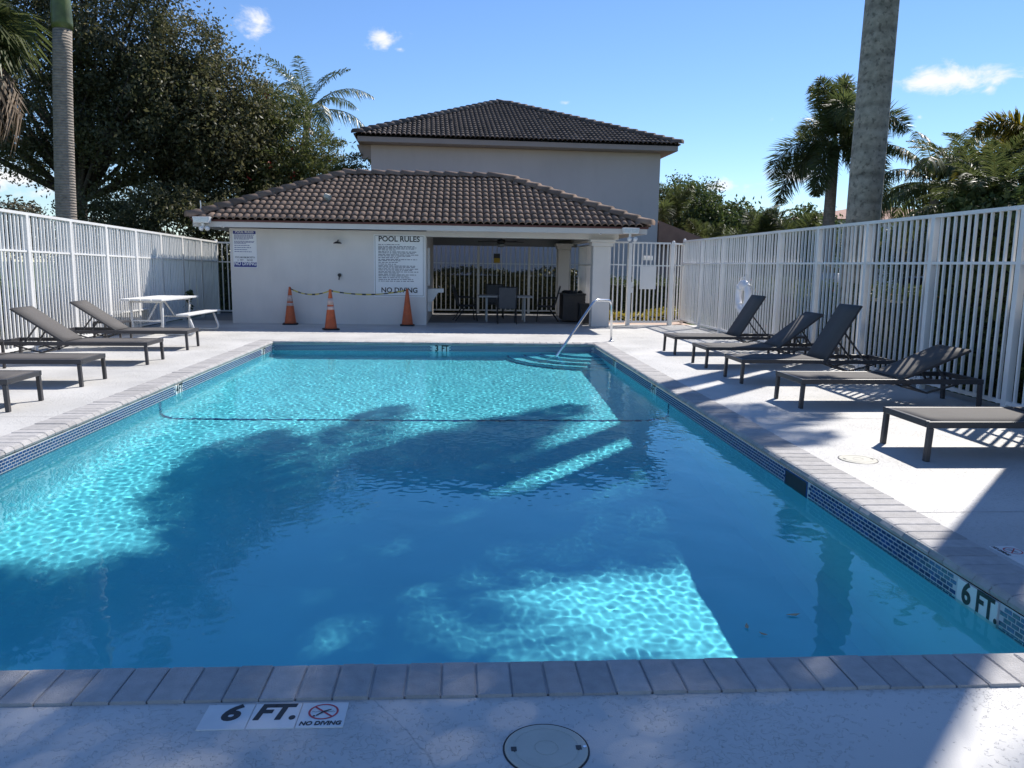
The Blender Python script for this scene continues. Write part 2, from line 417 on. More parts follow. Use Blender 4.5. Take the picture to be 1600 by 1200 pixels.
def fast_mesh(name, V, Fq, mat, tint=None, smooth=False):
    """numpy mesh: V (n,3), Fq (m,k) all faces of k corners"""
    me = bpy.data.meshes.new(name); V = np.asarray(V, np.float32); Fq = np.asarray(Fq, np.int32); k = Fq.shape[1]
    me.vertices.add(len(V)); me.vertices.foreach_set('co', V.ravel())
    me.loops.add(Fq.size); me.loops.foreach_set('vertex_index', Fq.ravel())
    me.polygons.add(len(Fq)); me.polygons.foreach_set('loop_start', np.arange(0, Fq.size, k, dtype=np.int32))
    me.polygons.foreach_set('loop_total', np.full(len(Fq), k, np.int32))
    if smooth:
        me.polygons.foreach_set('use_smooth', np.ones(len(Fq), bool))
    me.update(calc_edges=True)
    if tint is not None:
        a = me.attributes.new('tint', 'FLOAT', 'POINT'); a.data.foreach_set('value', np.asarray(tint, np.float32))
    me.materials.append(mat); me.validate(); return me


def text(s, size, mat, parent, loc, rot=(pi / 2, 0, 0), bold=0.0, shear=0.0, align='LEFT', sx=1.0, name='lettering', thick=0.0008, space=1.0):
    cu = bpy.data.curves.new('tmp', 'FONT'); cu.body = s; cu.size = size; cu.align_x = align; cu.align_y = 'BOTTOM'
    cu.offset = bold; cu.shear = shear; cu.extrude = thick; cu.resolution_u = 4; cu.space_character = space
    t = bpy.data.objects.new('tmp', cu); COL.objects.link(t)
    bpy.context.view_layer.update()
    me = bpy.data.meshes.new_from_object(t); bpy.data.objects.remove(t); bpy.data.curves.remove(cu)
    me.materials.clear(); me.materials.append(mat); me.name = name
    o = place(name, me, parent, loc, rot, (sx, 1, 1)); return o


# ================================================================== SETTING
PX0, PX1, PY0, PY1 = -3.68, 2.64, 2.895, 15.56        # inside of the pool
CW = 0.305                                            # coping width
CWN = .248
OX0, OX1, OY0, OY1 = PX0 - CW, PX1 + CW, PY0 - CWN, PY1 + CW
WZ = -0.165                                           # water level
FLX, FRX = -7.1, 6.1                                  # fence lines
BACKY = 25.3

# ground outside
g = MB(); S = 320
g.add([(-S, -S, -.10), (S, -S, -.10), (S, S, -.10), (-S, S, -.10)], [(0, 1, 2, 3)])
# keep the ground clear of the pool basin
g = MB()
for (a, b, c, d) in ((-S, PX0 - .2, -S, S), (PX1 + .2, S, -S, S), (PX0 - .2, PX1 + .2, -S, PY0 - .2), (PX0 - .2, PX1 + .2, PY1 + .2, S)):
    g.add([(a, c, -.10), (b, c, -.10), (b, d, -.10), (a, d, -.10)], [(0, 1, 2, 3)])
tag(g.build('ground', M_GRASS), kind='structure')
r = MB(); r.add([(10.6, -60, -.085), (15.5, -60, -.085), (15.5, 120, -.085), (10.6, 120, -.085)], [(0, 1, 2, 3)])
tag(r.build('road', M_ASPH), kind='structure')
r = MB(); r.add([(3.9, 21.05, -.02), (6.3, 21.05, -.02), (6.3, 24.0, -.02), (3.9, 24.0, -.02)], [(0, 1, 2, 3)])
tag(r.build('garden_path', M_PAVER), kind='structure')

# deck
d = MB(); DX0, DX1, DY0, DY1 = -7.35, 6.35, -5.0, 21.0
for (a, b, c, e) in ((DX0, OX0, DY0, DY1), (OX1, DX1, DY0, DY1), (OX0, OX1, DY0, OY0), (OX0, OX1, OY1, DY1)):
    d.add([(a, c, 0), (b, c, 0), (b, e, 0), (a, e, 0)], [(0, 1, 2, 3)])
for (a, b) in (((DX0, DY0), (DX1, DY0)), ((DX1, DY0), (DX1, DY1)), ((DX1, DY1), (DX0, DY1)), ((DX0, DY1), (DX0, DY0))):
    d.add([(a[0], a[1], -.2), (b[0], b[1], -.2), (b[0], b[1], 0), (a[0], a[1], 0)], [(0, 1, 2, 3)])
deck = tag(d.build('pool_deck', M_DECK), kind='structure')
# saw-cut control joints in the deck
for (x0, y0, x1, y1) in ((OX1, 4.75, FRX, 4.75), (OX1, 7.9, FRX, 7.9), (OX1, 11.2, FRX, 11.2), (OX1, 14.4, FRX, 14.4), (FLX, 7.9, OX0, 7.9), (FLX, 11.2, OX0, 11.2), (FLX, 14.4, OX0, 14.4),
                         (-1.2, OY1, -1.2, 20.1), (FLX, 17.3, FRX, 17.3)):
    j = MB()
    w = .0035
    if abs(x1 - x0) > abs(y1 - y0):
        j.add([(x0, y0 - w, .0025), (x1, y0 - w, .0025), (x1, y0 + w, .0025), (x0, y0 + w, .0025)], [(0, 1, 2, 3)])
    else:
        j.add([(x0 - w, y0, .0025), (x0 + w, y0, .0025), (x0 + w, y1, .0025), (x0 - w, y1, .0025)], [(0, 1, 2, 3)])
    j.build('joint', M_MORTAR, deck)
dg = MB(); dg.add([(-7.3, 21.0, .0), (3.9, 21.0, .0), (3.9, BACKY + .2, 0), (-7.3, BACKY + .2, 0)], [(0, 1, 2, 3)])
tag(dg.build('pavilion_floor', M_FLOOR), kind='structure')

# ------------------------------------------------------------------ pool basin
def floor_z(y):
    if y >= 9.75: return -(.17 + .80 + (PY1 - y) / (PY1 - 9.75) * .26)
    if y >= 5.5: return -(.17 + 1.06 + (9.75 - y) / 4.25 * .46)
    return -(.17 + 1.52)

ys = [PY0, 4.0, 5.5, 7.0, 8.5, 9.75, 11.8, 13.6, PY1]
p = MB()
COVE = .28
for i in range(len(ys) - 1):
    a, b = ys[i], ys[i + 1]; za, zb = floor_z(a), floor_z(b)
    prof = lambda y, z: [(PX0, y, -.05), (PX0, y, z + COVE)] + [(PX0 + COVE * (1 - cos(t)), y, z + COVE * (1 - sin(t))) for t in (radians(30), radians(60), radians(90))] + \
                        [(PX1 - COVE * (1 - cos(t)), y, z + COVE * (1 - sin(t))) for t in (radians(90), radians(60), radians(30))] + [(PX1, y, z + COVE), (PX1, y, -.05)]
    A = prof(a, za); B = prof(b, zb); n = len(A)
    p.add(A + B, [(k, k + 1, n + k + 1, n + k) for k in range(n - 1)])
for y in (PY0, PY1):
    z = floor_z(y)
    q = [(PX0, y, -.05), (PX0, y, z), (PX1, y, z), (PX1, y, -.05)]
    p.add(q, [(0, 1, 2, 3)] if y == PY1 else [(3, 2, 1, 0)])
basin = tag(p.build('pool_basin', M_PLASTER, smooth=False), kind='structure')
basin.cycles.is_caustics_receiver = True
# blue tile line on the floor and up both walls at the depth change
ln = MB(); yl = 9.74; zl = floor_z(yl) + .006; w = .035
path = [(PX0 + .004, -.22), (PX0 + .004, zl + COVE)] + [(PX0 + .004 + COVE * (1 - cos(t)), zl + COVE * (1 - sin(t))) for t in (radians(30), radians(60), radians(90))]
path = path + [(PX1 - (x - PX0), z) for x, z in reversed(path)]
for (x0, z0), (x1, z1) in zip(path[:-1], path[1:]):
    ln.add([(x0, yl - w, z0), (x1, yl - w, z1), (x1, yl + w, z1), (x0, yl + w, z0)], [(0, 1, 2, 3)])
lo = ln.build('depth_line', M_TILEDARK, basin); lo.cycles.is_caustics_receiver = True

# corner steps: quarter rings round the far corner by the handrail
for i, (R, z) in enumerate(((1.75, -.78), (1.42, -.60), (1.09, -.42), (.76, -.25))):
    n = 18; arc = [(PX1 - R * cos(pi / 2 * k / n), PY1 - R * sin(pi / 2 * k / n)) for k in range(n + 1)]
    s_ = MB(); zb = z - .35
    top = [(PX1, PY1, z)] + [(x, y, z) for x, y in arc]
    s_.add(top, [(0, k, k + 1) for k in range(1, n + 1)])
    s_.add([(x, y, z) for x, y in arc] + [(x, y, zb) for x, y in arc], [(k, n + 1 + k, n + 2 + k, k + 1) for k in range(n)])
    so = s_.build('step', M_PLASTER, basin, fixn=False); so.cycles.is_caustics_receiver = True
    e_ = MB(); w = .045
    a1 = [(PX1 - (R - w) * cos(pi / 2 * k / n), PY1 - (R - w) * sin(pi / 2 * k / n), z + .004) for k in range(n + 1)]
    a0 = [(x, y, z + .004) for x, y in arc]
    e_.add(a0 + a1, [(k, k + 1, n + 2 + k, n + 1 + k) for k in range(n)])
    a2 = [(PX1 - (R + .004) * cos(pi / 2 * k / n), PY1 - (R + .004) * sin(pi / 2 * k / n)) for k in range(n + 1)]
    e_.add([(x, y, z + .004) for x, y in a2] + [(x, y, z - .05) for x, y in a2], [(k, n + 1 + k, n + 2 + k, k + 1) for k in range(n)])
    eo = e_.build('edge_tile', M_TILEDARK, so); eo.cycles.is_caustics_receiver = True

# water: a rippled sheet that really refracts
def water():
    st = .011
    nx = int((PX1 - PX0) / st); ny = int((PY1 - PY0) / st)
    X, Y = np.meshgrid(np.linspace(PX0, PX1, nx + 1), np.linspace(PY0, PY1, ny + 1))
    rg = np.random.default_rng(5); Z = np.zeros_like(X)
    calm = 1 / (1 + np.exp(-(Y - 6.6 + .30 * X) / .9)); amp = .34 + .66 * calm
    for i in range(90):
        lam = rg.uniform(.045, .115); th = rg.uniform(0, 2 * pi); k = 2 * pi / lam
        Z += .000041 * (lam / .10) ** 1.7 * amp * np.sin(k * (X * cos(th) + Y * sin(th)) + rg.uniform(0, 6.28))
    for i in range(30):
        lam = rg.uniform(.2, .55); th = rg.normal(.4, .8); k = 2 * pi / lam
        Z += .00012 * (lam / .4) ** 1.3 * (.35 + .65 * amp) * np.sin(k * (X * cos(th) + Y * sin(th)) + rg.uniform(0, 6.28))
    V = np.stack([X, Y, Z + WZ], -1).reshape(-1, 3); ii = np.arange((ny + 1) * (nx + 1)).reshape(ny + 1, nx + 1)
    Fq = np.stack([ii[:-1, :-1], ii[:-1, 1:], ii[1:, 1:], ii[1:, :-1]], -1).reshape(-1, 4)
    m = bpy.data.materials.new('water'); m.use_nodes = True; N = m.node_tree.nodes
    for q in list(N): N.remove(q)
    out = N.new('ShaderNodeOutputMaterial'); gl = N.new('ShaderNodeBsdfGlass'); gl.inputs['IOR'].default_value = 1.33; gl.inputs['Roughness'].default_value = 0
    gl.inputs['Color'].default_value = (.66, .965, 1.0, 1)
    m.node_tree.links.new(gl.outputs[0], out.inputs[0])
    o = place('pool_water', fast_mesh('pool_water', V, Fq, m, smooth=True)); o.cycles.is_caustics_caster = True
    tag(o, kind='structure')


water()

# ------------------------------------------------------------------ coping, one stone at a time
coping = empty('pool_coping', kind='structure')
def brick_mesh(w, CW=CW):
    # profile across the wall (u: 0 = pool edge, CW = deck edge); bull-nosed on the pool side
    prof = [(CW, -.03), (CW, .012), (.03, .014), (.012, .010), (.0, .0), (-.012, -.018), (-.008, -.036), (.008, -.048), (.03, -.05)]
    b = MB(); h = w / 2 - .003; c = .006
    n = len(prof)
    cx = sum(q[0] for q in prof) / n; cz = sum(q[1] for q in prof) / n
    ins = [(u, z - (.005 if z > -.01 else 0)) for u, z in prof]
    rings = [[(-h, u, z) for u, z in ins], [(-h + c, u, z) for u, z in prof], [(h - c, u, z) for u, z in prof], [(h, u, z) for u, z in ins]]
    v = [q for r_ in rings for q in r_]; f = []
    for i in range(3):
        for k in range(n):
            f.append((i * n + k, (i + 1) * n + k, (i + 1) * n + (k + 1) % n, i * n + (k + 1) % n))
    f.append(tuple(range(n))); f.append(tuple(3 * n + k for k in range(n - 1, -1, -1)))
    b.add(v, f); return b
def coping_side(p0, p1, inward_rot, n, CW=CW):
    w = (Vector(p1) - Vector(p0)).length / n
    me = [brick_mesh(w, CW).mesh('coping_brick', M_BRICK) for _ in range(1)][0]
    for k in range(n):
        t = (k + .5) / n; x = p0[0] + (p1[0] - p0[0]) * t; y = p0[1] + (p1[1] - p0[1]) * t
        o = place('coping_brick', me, coping, (x + random.gauss(0, .001), y + random.gauss(0, .001), random.gauss(0, .0013)), (random.gauss(0, .004), random.gauss(0, .004), inward_rot + random.gauss(0, .004)))
coping_side((PX0, PY0), (PX1, PY0), pi, 49, CWN)            # near: local +y points away from pool (-Y)
coping_side((PX1, PY0 - CWN), (PX1, PY1 + CW), -pi / 2, 101)
coping_side((PX0, PY0 - CWN), (PX0, PY1 + CW), pi / 2, 101)
coping_side((PX0, PY1), (PX1, PY1), 0, 47)
mb = MB()
for (a, b, c, e) in ((OX0, PX0 + .01, OY0, OY1), (PX1 - .01, OX1, OY0, OY1), (PX0, PX1, OY0, PY0 + .01), (PX0, PX1, PY1 - .01, OY1)):
    mb.box(a + .012, b - .012, c + .012, e - .012, -.045, .004)
mb.build('mortar_bed', M_MORTAR, coping)

# ------------------------------------------------------------------ waterline tile band
band = empty('waterline_tile_band', kind='structure')
TW, TH, GAP, ROWS = .050, .0265, .006, 6
ZT = -.056
gb = MB()
for (x0, y0, x1, y1, nx_, ny_) in ((PX0, PY0, PX0, PY1, 1, 0), (PX1, PY0, PX1, PY1, -1, 0), (PX0, PY1, PX1, PY1, 0, -1), (PX0, PY0, PX1, PY0, 0, 1)):
    o = .002
    gb.add([(x0 + nx_ * o, y0 + ny_ * o, -.05), (x1 + nx_ * o, y1 + ny_ * o, -.05), (x1 + nx_ * o, y1 + ny_ * o, ZT - ROWS * TH - .012), (x0 + nx_ * o, y0 + ny_ * o, ZT - ROWS * TH - .012)], [(0, 1, 2, 3)])
gbo = gb.build('grout_bed', M_GROUT, band); gbo.cycles.is_caustics_receiver = True
def tile_mb(cx, cy, cz, ux, uy, nx_, ny_, w):
    """a chamfered tile face on the wall; u along the wall, n into the pool"""
    h = TH - GAP; w2, h2 = w / 2, h / 2; c = .003
    v = []
    for (dep, ins) in ((.0015, 0), (.0030, 0), (.0036, c * .4)):
        for i, j in ((-1, -1), (1, -1), (1, 1), (-1, 1)):
            u = i * (w2 - ins); z = j * (h2 - ins)
            v.append((cx + ux * u + nx_ * dep, cy + uy * u + ny_ * dep, cz + z))
    f = []
    for k in (0, 4):
        for q in range(4):
            f.append((k + q, k + (q + 1) % 4, k + 4 + (q + 1) % 4, k + 4 + q))
    f.append((8, 9, 10, 11)); return v, f
single = 0
SK0, SK1 = 5.66, 6.08                                 # skimmer mouth in the right wall
MARKS = {'R': [(3.49, 3.81, '6 FT.'), (10.42, 10.66, '4 FT'), (13.25, 13.47, '3 FT')], 'L': [(10.25, 10.49, '4 FT'), (14.7, 14.92, '3 FT')], 'F': [(-.57, -.25, '3 FT')], 'N': []}
tv, tf = MB(), None
tile_objs = []
for side, (x0, y0, x1, y1, nx_, ny_) in dict(R=(PX1, PY0, PX1, PY1, -1, 0), L=(PX0, PY0, PX0, PY1, 1, 0), F=(PX0, PY1, PX1, PY1, 0, -1)).items():
    Lw = abs(x1 - x0) + abs(y1 - y0); ux, uy = (1, 0) if ny_ else (0, 1)
    pitch = TW + .0068
    for row in range(ROWS):
        k = 0
        while True:
            s0 = k * pitch + (pitch / 2 if row % 2 else 0); k += 1
            if s0 + TW > Lw: break
            cs = s0 + TW / 2; cx = x0 + ux * cs; cy = y0 + uy * cs; cz = ZT - TH * (row + .5)
            t = cy if uy else cx
            if any(a - .03 < t < b + .03 for a, b, _ in MARKS[side]): continue
            if side == 'R' and SK0 - .02 < t < SK1 + .02: continue
            if side == 'R' and 3.2 < t < 5.66 and single < 290 and cz > WZ - .02:
                tile_objs.append((cx, cy, cz)); single += 1
            else:
                v, f = tile_mb(cx, cy, cz, ux, uy, nx_, ny_, TW); tv.add(v, f)
rest = tv.build('mosaic_tiles', M_TILE, band); rest['kind'] = 'stuff'; rest.cycles.is_caustics_receiver = True
v, f = tile_mb(0, 0, 0, 0, 1, -1, 0, TW)
tm = MB().add(v, f).mesh('mosaic_tile', M_TILE)
for q in tile_objs:
    place('mosaic_tile', tm, band, q)
# depth markers set in the band
for side, L_ in MARKS.items():
    for a, b, s in L_:
        mk = empty('depth_marker', kind=None)
        lab = {('R', '6 FT.'): 'white 6 FT. depth marker in the blue waterline tile', ('R', '4 FT'): 'white 4 FT marker on the wall below the lounger row with the life ring',
               ('R', '3 FT'): 'small white 3 FT marker on the wall beside the curved steps', ('L', '4 FT'): 'white 4 FT marker on the wall opposite, lit by the sun beside the depth line',
               ('L', '3 FT'): 'small white 3 FT marker at the corner nearest the picnic table', ('F', '3 FT'): 'white 3 FT marker on the pool wall facing the camera, below the rules sign'}[(side, s)]
        tag(mk, lab, 'depth marker', 'depth markers in the waterline tile')
        zc = ZT - ROWS * TH; hgt = ROWS * TH + .004; w = b - a
        if side == 'F':
            mk.location = ((a + b) / 2, PY1 - .002, zc); rz = 0
        elif side == 'R':
            mk.location = (PX1 - .002, (a + b) / 2, zc); rz = -pi / 2
        else:
            mk.location = (PX0 + .002, (a + b) / 2, zc); rz = pi / 2
        mk.rotation_euler = (0, 0, rz)
        for kk in (-1, 1):
            pb = MB(); pb.box(kk * w / 4 - w / 4 + .002, kk * w / 4 + w / 4 - .002, -.010, 0, 0, hgt); po = pb.build('marker_tile', M_MARKW, mk, bevel=.002); po.cycles.is_caustics_receiver = True
        num, ft = s.split(' ')
        text(num, hgt * .98, M_BLACK, mk, (-w / 4, -.0115, hgt * .14), bold=hgt * .028, align='CENTER', sx=.95)
        text(ft, hgt * .98, M_BLACK, mk, (w / 4, -.0115, hgt * .14), bold=hgt * .028, align='CENTER', sx=.82)
# skimmer mouth
sk = empty('skimmer_opening', (PX1, (SK0 + SK1) / 2, ZT), label='dark skimmer opening in the pool wall among the blue tiles', cat='skimmer')
hw = (SK1 - SK0) / 2
q = MB(); q.box(-.004, .25, -hw, hw, -.17, -.165); q.box(.24, .25, -hw, hw, -.165, 0); q.build('recess', M_DARK, sk)
q = MB()
for (a, b, c, e) in ((-hw, hw, -.008, .002), (-hw, -hw + .014, -.165, -.008), (hw - .014, hw, -.165, -.008)):
    q.box(-.008, .0, a, b, c, e)
q.build('frame', M_TILE, sk)
q = MB(); q.box(-.006, -.004, -hw + .014, hw - .014, -.16, -.008); q.build('flap', M_DARK, sk)

# ------------------------------------------------------------------ painted / set deck markers and lids
def no_diving(parent, cx, cy, R, z=.0, word=True):
    ring = MB(); n = 40
    for (r0, r1) in ((R * .86, R),):
        vv = [(cx + r0 * cos(2 * pi * k / n), cy + r0 * .92 * sin(2 * pi * k / n), z) for k in range(n)] + [(cx + r1 * cos(2 * pi * k / n), cy + r1 * .92 * sin(2 * pi * k / n), z) for k in range(n)]
        ring.add(vv, [(k, n + k, n + (k + 1) % n, (k + 1) % n) for k in range(n)])
    a = Vector((cx - R * .62, cy + R * .58, z + .0002)); b = Vector((cx + R * .62, cy - R * .58, z + .0002)); d_ = (b - a).normalized(); pr = Vector((-d_.y, d_.x, 0)) * R * .07
    ring.add([a + pr, a - pr, b - pr, b + pr], [(0, 1, 2, 3)])
    ring.build('prohibition_ring', M_RED, parent)
    fig = MB(); z2 = z + .0006
    fig.add([(cx - R * .45, cy - R * .42, z2), (cx - R * .38, cy - R * .5, z2), (cx + R * .1, cy - R * .02, z2), (cx + R * .5, cy + R * .22, z2), (cx + R * .48, cy + R * .3, z2), (cx + R * .02, cy + R * .1, z2)], [(0, 1, 2, 3, 4, 5)])
    fig.add([(cx - R * .55 + R * .09 * cos(t * pi / 4), cy - R * .5 + R * .09 * sin(t * pi / 4), z2) for t in range(8)], [tuple(range(8))])
    pts = [(cx - R * .75 + i * R * .1, cy - R * .02 + R * .05 * sin(i * 1.9)) for i in range(16)]
    for (x0, y0), (x1, y1) in zip(pts[:-1], pts[1:]):
        fig.add([(x0, y0 - R * .018, z2), (x1, y1 - R * .018, z2), (x1, y1 + R * .018, z2), (x0, y0 + R * .018, z2)], [(0, 1, 2, 3)])
    fig.build('diver_symbol', M_BLACK, parent)

dm = empty('deck_depth_marker', (-.88, 2.478, .0), label='white 6 FT. and NO DIVING tiles set in the deck at the near pool edge', cat='depth marker')
tw = .163
for k in range(3):
    b = MB(); b.box(k * tw + .002, (k + 1) * tw - .002, 0.0, .15, -.01, .004); b.build('marker_tile', M_MARKOLD, dm, bevel=.0015)
text('6', .128, M_BLACK, dm, (.090, .028, .0046), (0, 0, 0), bold=.0048, shear=.2, align='CENTER')
text('FT.', .128, M_BLACK, dm, (1.50 * tw, .028, .0046), (0, 0, 0), bold=.0048, shear=.2, align='CENTER', sx=.88)
no_diving(dm, 2.5 * tw, .092, .052, .0048)
text('NO DIVING', .031, M_BLACK, dm, (2.5 * tw, .006, .0046), (0, 0, 0), bold=.0009, shear=.15, align='CENTER', sx=.86)
dm2 = empty('deck_no_diving_tile', (3.02, 3.86, .0), rz=-pi / 2, label='small NO DIVING tile set in the deck above the 6 FT. wall marker', cat='depth marker')
dm2.location = (3.0, 4.12, 0)
b = MB(); b.box(0, .16, 0, .15, -.01, .004); b.build('marker_tile', M_MARKOLD, dm2, bevel=.0015)
b = MB(); b.box(.163, .323, 0, .15, -.01, .004); b.build('marker_tile', M_MARKOLD, dm2, bevel=.0015)
no_diving(dm2, .08, .092, .052, .0048)
text('NO DIVING', .031, M_BLACK, dm2, (.08, .006, .0046), (0, 0, 0), bold=.0009, align='CENTER', sx=.86)
text('6', .14, M_BLACK, dm2, (.245, .025, .0046), (0, 0, 0), bold=.004, align='CENTER')

def skimmer_lid(x, y, R, label):
    e = empty('skimmer_hatch', (x, y, 0), label=label, cat='skimmer hatch', group='round skimmer lids in the deck')
    MB().lathe([(R + .006, -.01), (R + .006, .002), (R + .003, .003), (R + .002, .001)], 48).build('rim', M_DARK, e, smooth=False)
    MB().lathe([(R, -.01), (R, .003), (R - .006, .006), (R * .80, .006), (R * .79, .0045), (R * .76, .0045), (R * .75, .006), (R * .30, .006), (R * .29, .0045), (R * .27, .0045), (R * .26, .006), (.0001, .006)], 48).build('cover', M_LIDB, e)
    for sx in (-1, 1):
        b = MB(); b.box(sx * R * .78 - .009, sx * R * .78 + .009, -.014, .008, .004, .0075); b.build('finger_slot', M_DARK, e)
    b = MB().lathe([(.006, .004), (.006, .0078), (.0001, .0078)], 10, (R * .93, 0, 0)); b.build('screw', M_STEEL, e)
skimmer_lid(.28, 2.33, .135, 'beige round skimmer lid with finger slots in the near deck')
skimmer_lid(3.275, 6.15, .15, 'beige round skimmer lid in the deck beside the flat lounger')


# ------------------------------------------------------------------ fences
PICK = .029
pick_me = MB().box(-PICK / 2, PICK / 2, -PICK / 2, PICK / 2, 0, 1).mesh('picket', M_WHITE)
post_me = MB().box(-.038, .038, -.038, .038, 0, 1).mesh('post', M_WHITE)
def fence(name, p0, p1, npan, nper, label, h0=2.25, h1=None, mid=True, midr=.733, cat='fence', cap=True, group=None, skip_first=False, skip_last=False, z0=.0, pick=None):
    h1 = h0 if h1 is None else h1
    e = empty(name, (p0[0], p0[1], z0), label=label, cat=cat, group=group)
    d = Vector((p1[0] - p0[0], p1[1] - p0[1], 0)); Lf = d.length; u = d / Lf; rz = math.atan2(u.y, u.x)
    e.rotation_euler = (0, 0, rz); pl = Lf / npan
    H = lambda s: h0 + (h1 - h0) * s / Lf
    for i in range(npan + 1):
        if (i == 0 and skip_first) or (i == npan and skip_last): continue
        s = i * pl
        po = place('post', post_me, e, (s, 0, 0), None, (1, 1, H(s) - .02))
        if cap and i in (0, npan):
            MB().lathe([(.0001, H(s) + .075), (.03, H(s) + .065), (.045, H(s) + .035), (.03, H(s) + .005), (.045, H(s) - .005), (.045, H(s) - .02), (.0001, H(s) - .02)][::-1], 12, (s, 0, 0)).build('post_cap', M_WHITE, e, smooth=True)
    for i in range(npan):
        a, b = i * pl, (i + 1) * pl
        for fr, hh, ww in ((1.0, .045, .05), (midr, .032, .042), (.045, .045, .042)):
            if fr == midr and not mid: continue
            q = MB(); za, zb = (H(a) * fr, H(b) * fr)
            top = fr == 1.0
            x0, x1 = (a - .038 if top else a + .038), (b - .038 if top else b - .038)
            if top and i == npan - 1: x1 = b
            q.bar((x0, 0, za - (0 if top else 0)), (x1, 0, zb), ww + (.02 if top else 0), hh); q.build('rail', M_WHITE, e)
        for k in range(nper):
            s = a + (b - a) * (k + 1) / (nper + 1)
            place('picket', pick_me, e, (s, random.gauss(0, .0015), .07), (random.gauss(0, .0015), random.gauss(0, .0015), 0), (1, 1, H(s) - .07 - .022))
    return e
# the right-hand line
fence('picket_fence', (FRX, 21.62), (FRX, 5.02), 10, 11, 'tall white metal picket fence behind the row of dark loungers with the life ring', 2.25)
# left-hand line, ground falls a little to the back
fence('picket_fence', (FLX, 23.6), (FLX, 9.22), 10, 12, 'tall white metal picket fence beside the picnic table and oak', 2.07, 2.33)
# short return between the left line and the pavilion
fence('picket_fence', (FLX, 23.6), (-5.7, 23.6), 1, 8, 'short white picket fence between the pavilion wall and the picnic table corner', 2.06, skip_first=True, cap=False)
# behind the pavilion
fence('picket_fence', (-1.1, BACKY), (3.75, BACKY), 3, 10, 'shaded white picket fence at the back of the open pavilion', 2.15, cap=False)
fence('picket_fence', (3.75, 20.55), (3.75, BACKY), 3, 11, 'white picket fence closing the side of the pavilion behind its column', 2.15, cap=False, skip_last=True)
# gate line
fence('picket_fence', (3.84, 20.62), (4.34, 20.72), 1, 3, 'narrow white picket panel between the stucco column and the gate', 2.17, cap=False, skip_first=True, skip_last=True)
fence('picket_fence', (5.62, 20.97), (FRX, 21.62), 1, 3, 'narrow white picket panel between the gate and the fence corner', 2.17, skip_last=True)
gt = empty('pool_gate', (4.40, 20.74, 0), math.atan2(.23, 1.22), 'white metal gate with a blank plate and latch beside the stucco column', 'gate')
gw = 1.2
for s in (0, gw):
    place('post', post_me, gt, (s, 0, 0), None, (1.25 if s == 0 else 1.1, 1.2, 2.16))
q = MB(); q.bar((.045, 0, 2.17), (gw - .04, 0, 2.17), .05, .045); q.build('rail', M_WHITE, gt)
q = MB(); q.bar((.045, 0, 1.58), (gw - .04, 0, 1.58), .042, .032); q.build('rail', M_WHITE, gt)
q = MB(); q.bar((.045, 0, .09), (gw - .04, 0, .09), .045, .05); q.build('rail', M_WHITE, gt)
for k in range(9):
    place('picket', pick_me, gt, (gw * (k + 1) / 10, 0, .11), None, (1, 1, 2.04))
q = MB(); q.box(.30, .76, -.028, -.02, .96, 1.56); q.build('plate', M_WHITE, gt, bevel=.006)
q = MB(); q.box(.03, .12, -.05, -.02, .86, 1.14); q.build('latch_plate', M_WHITE, gt, bevel=.012)
q = MB(); q.tube([(.085, -.05, 1.0), (.085, -.085, 1.0)], .022, 10); q.build('knob', M_STEEL, gt)
q = MB(); q.box(.42, .68, .05, .07, 1.72, 1.84); q.build('notice', M_WHITE, gt)

# ------------------------------------------------------------------ roofs of barrel tile
def tile_profile(w, L_, n=6):
    """one barrel tile: u across (0..w), v up the slope (0..L_), local z off the slope"""
    b = MB(); pts = []
    for k in range(n + 1):
        t = pi * k / n; pts.append((w * .5 - w * .44 * cos(t), .010 + w * .34 * sin(t)))
    pts = pts + [(w * .98, .012), (w * 1.04, .02)]
    m = len(pts); th = .026
    low = [(u, -.03, z + .048) for u, z in pts]; up = [(u, L_, z) for u, z in pts]; lip = [(u, -.03, z + .048 - th) for u, z in pts]; lipb = [(u, .04, z + .04 - th) for u, z in pts]
    v = low + up + lip + lipb; f = []
    for k in range(m - 1):
        f.append((k, k + 1, m + k + 1, m + k)); f.append((2 * m + k, 2 * m + k + 1, k + 1, k)); f.append((3 * m + k, 3 * m + k + 1, 2 * m + k + 1, 2 * m + k))
    b.add(v, f); return b


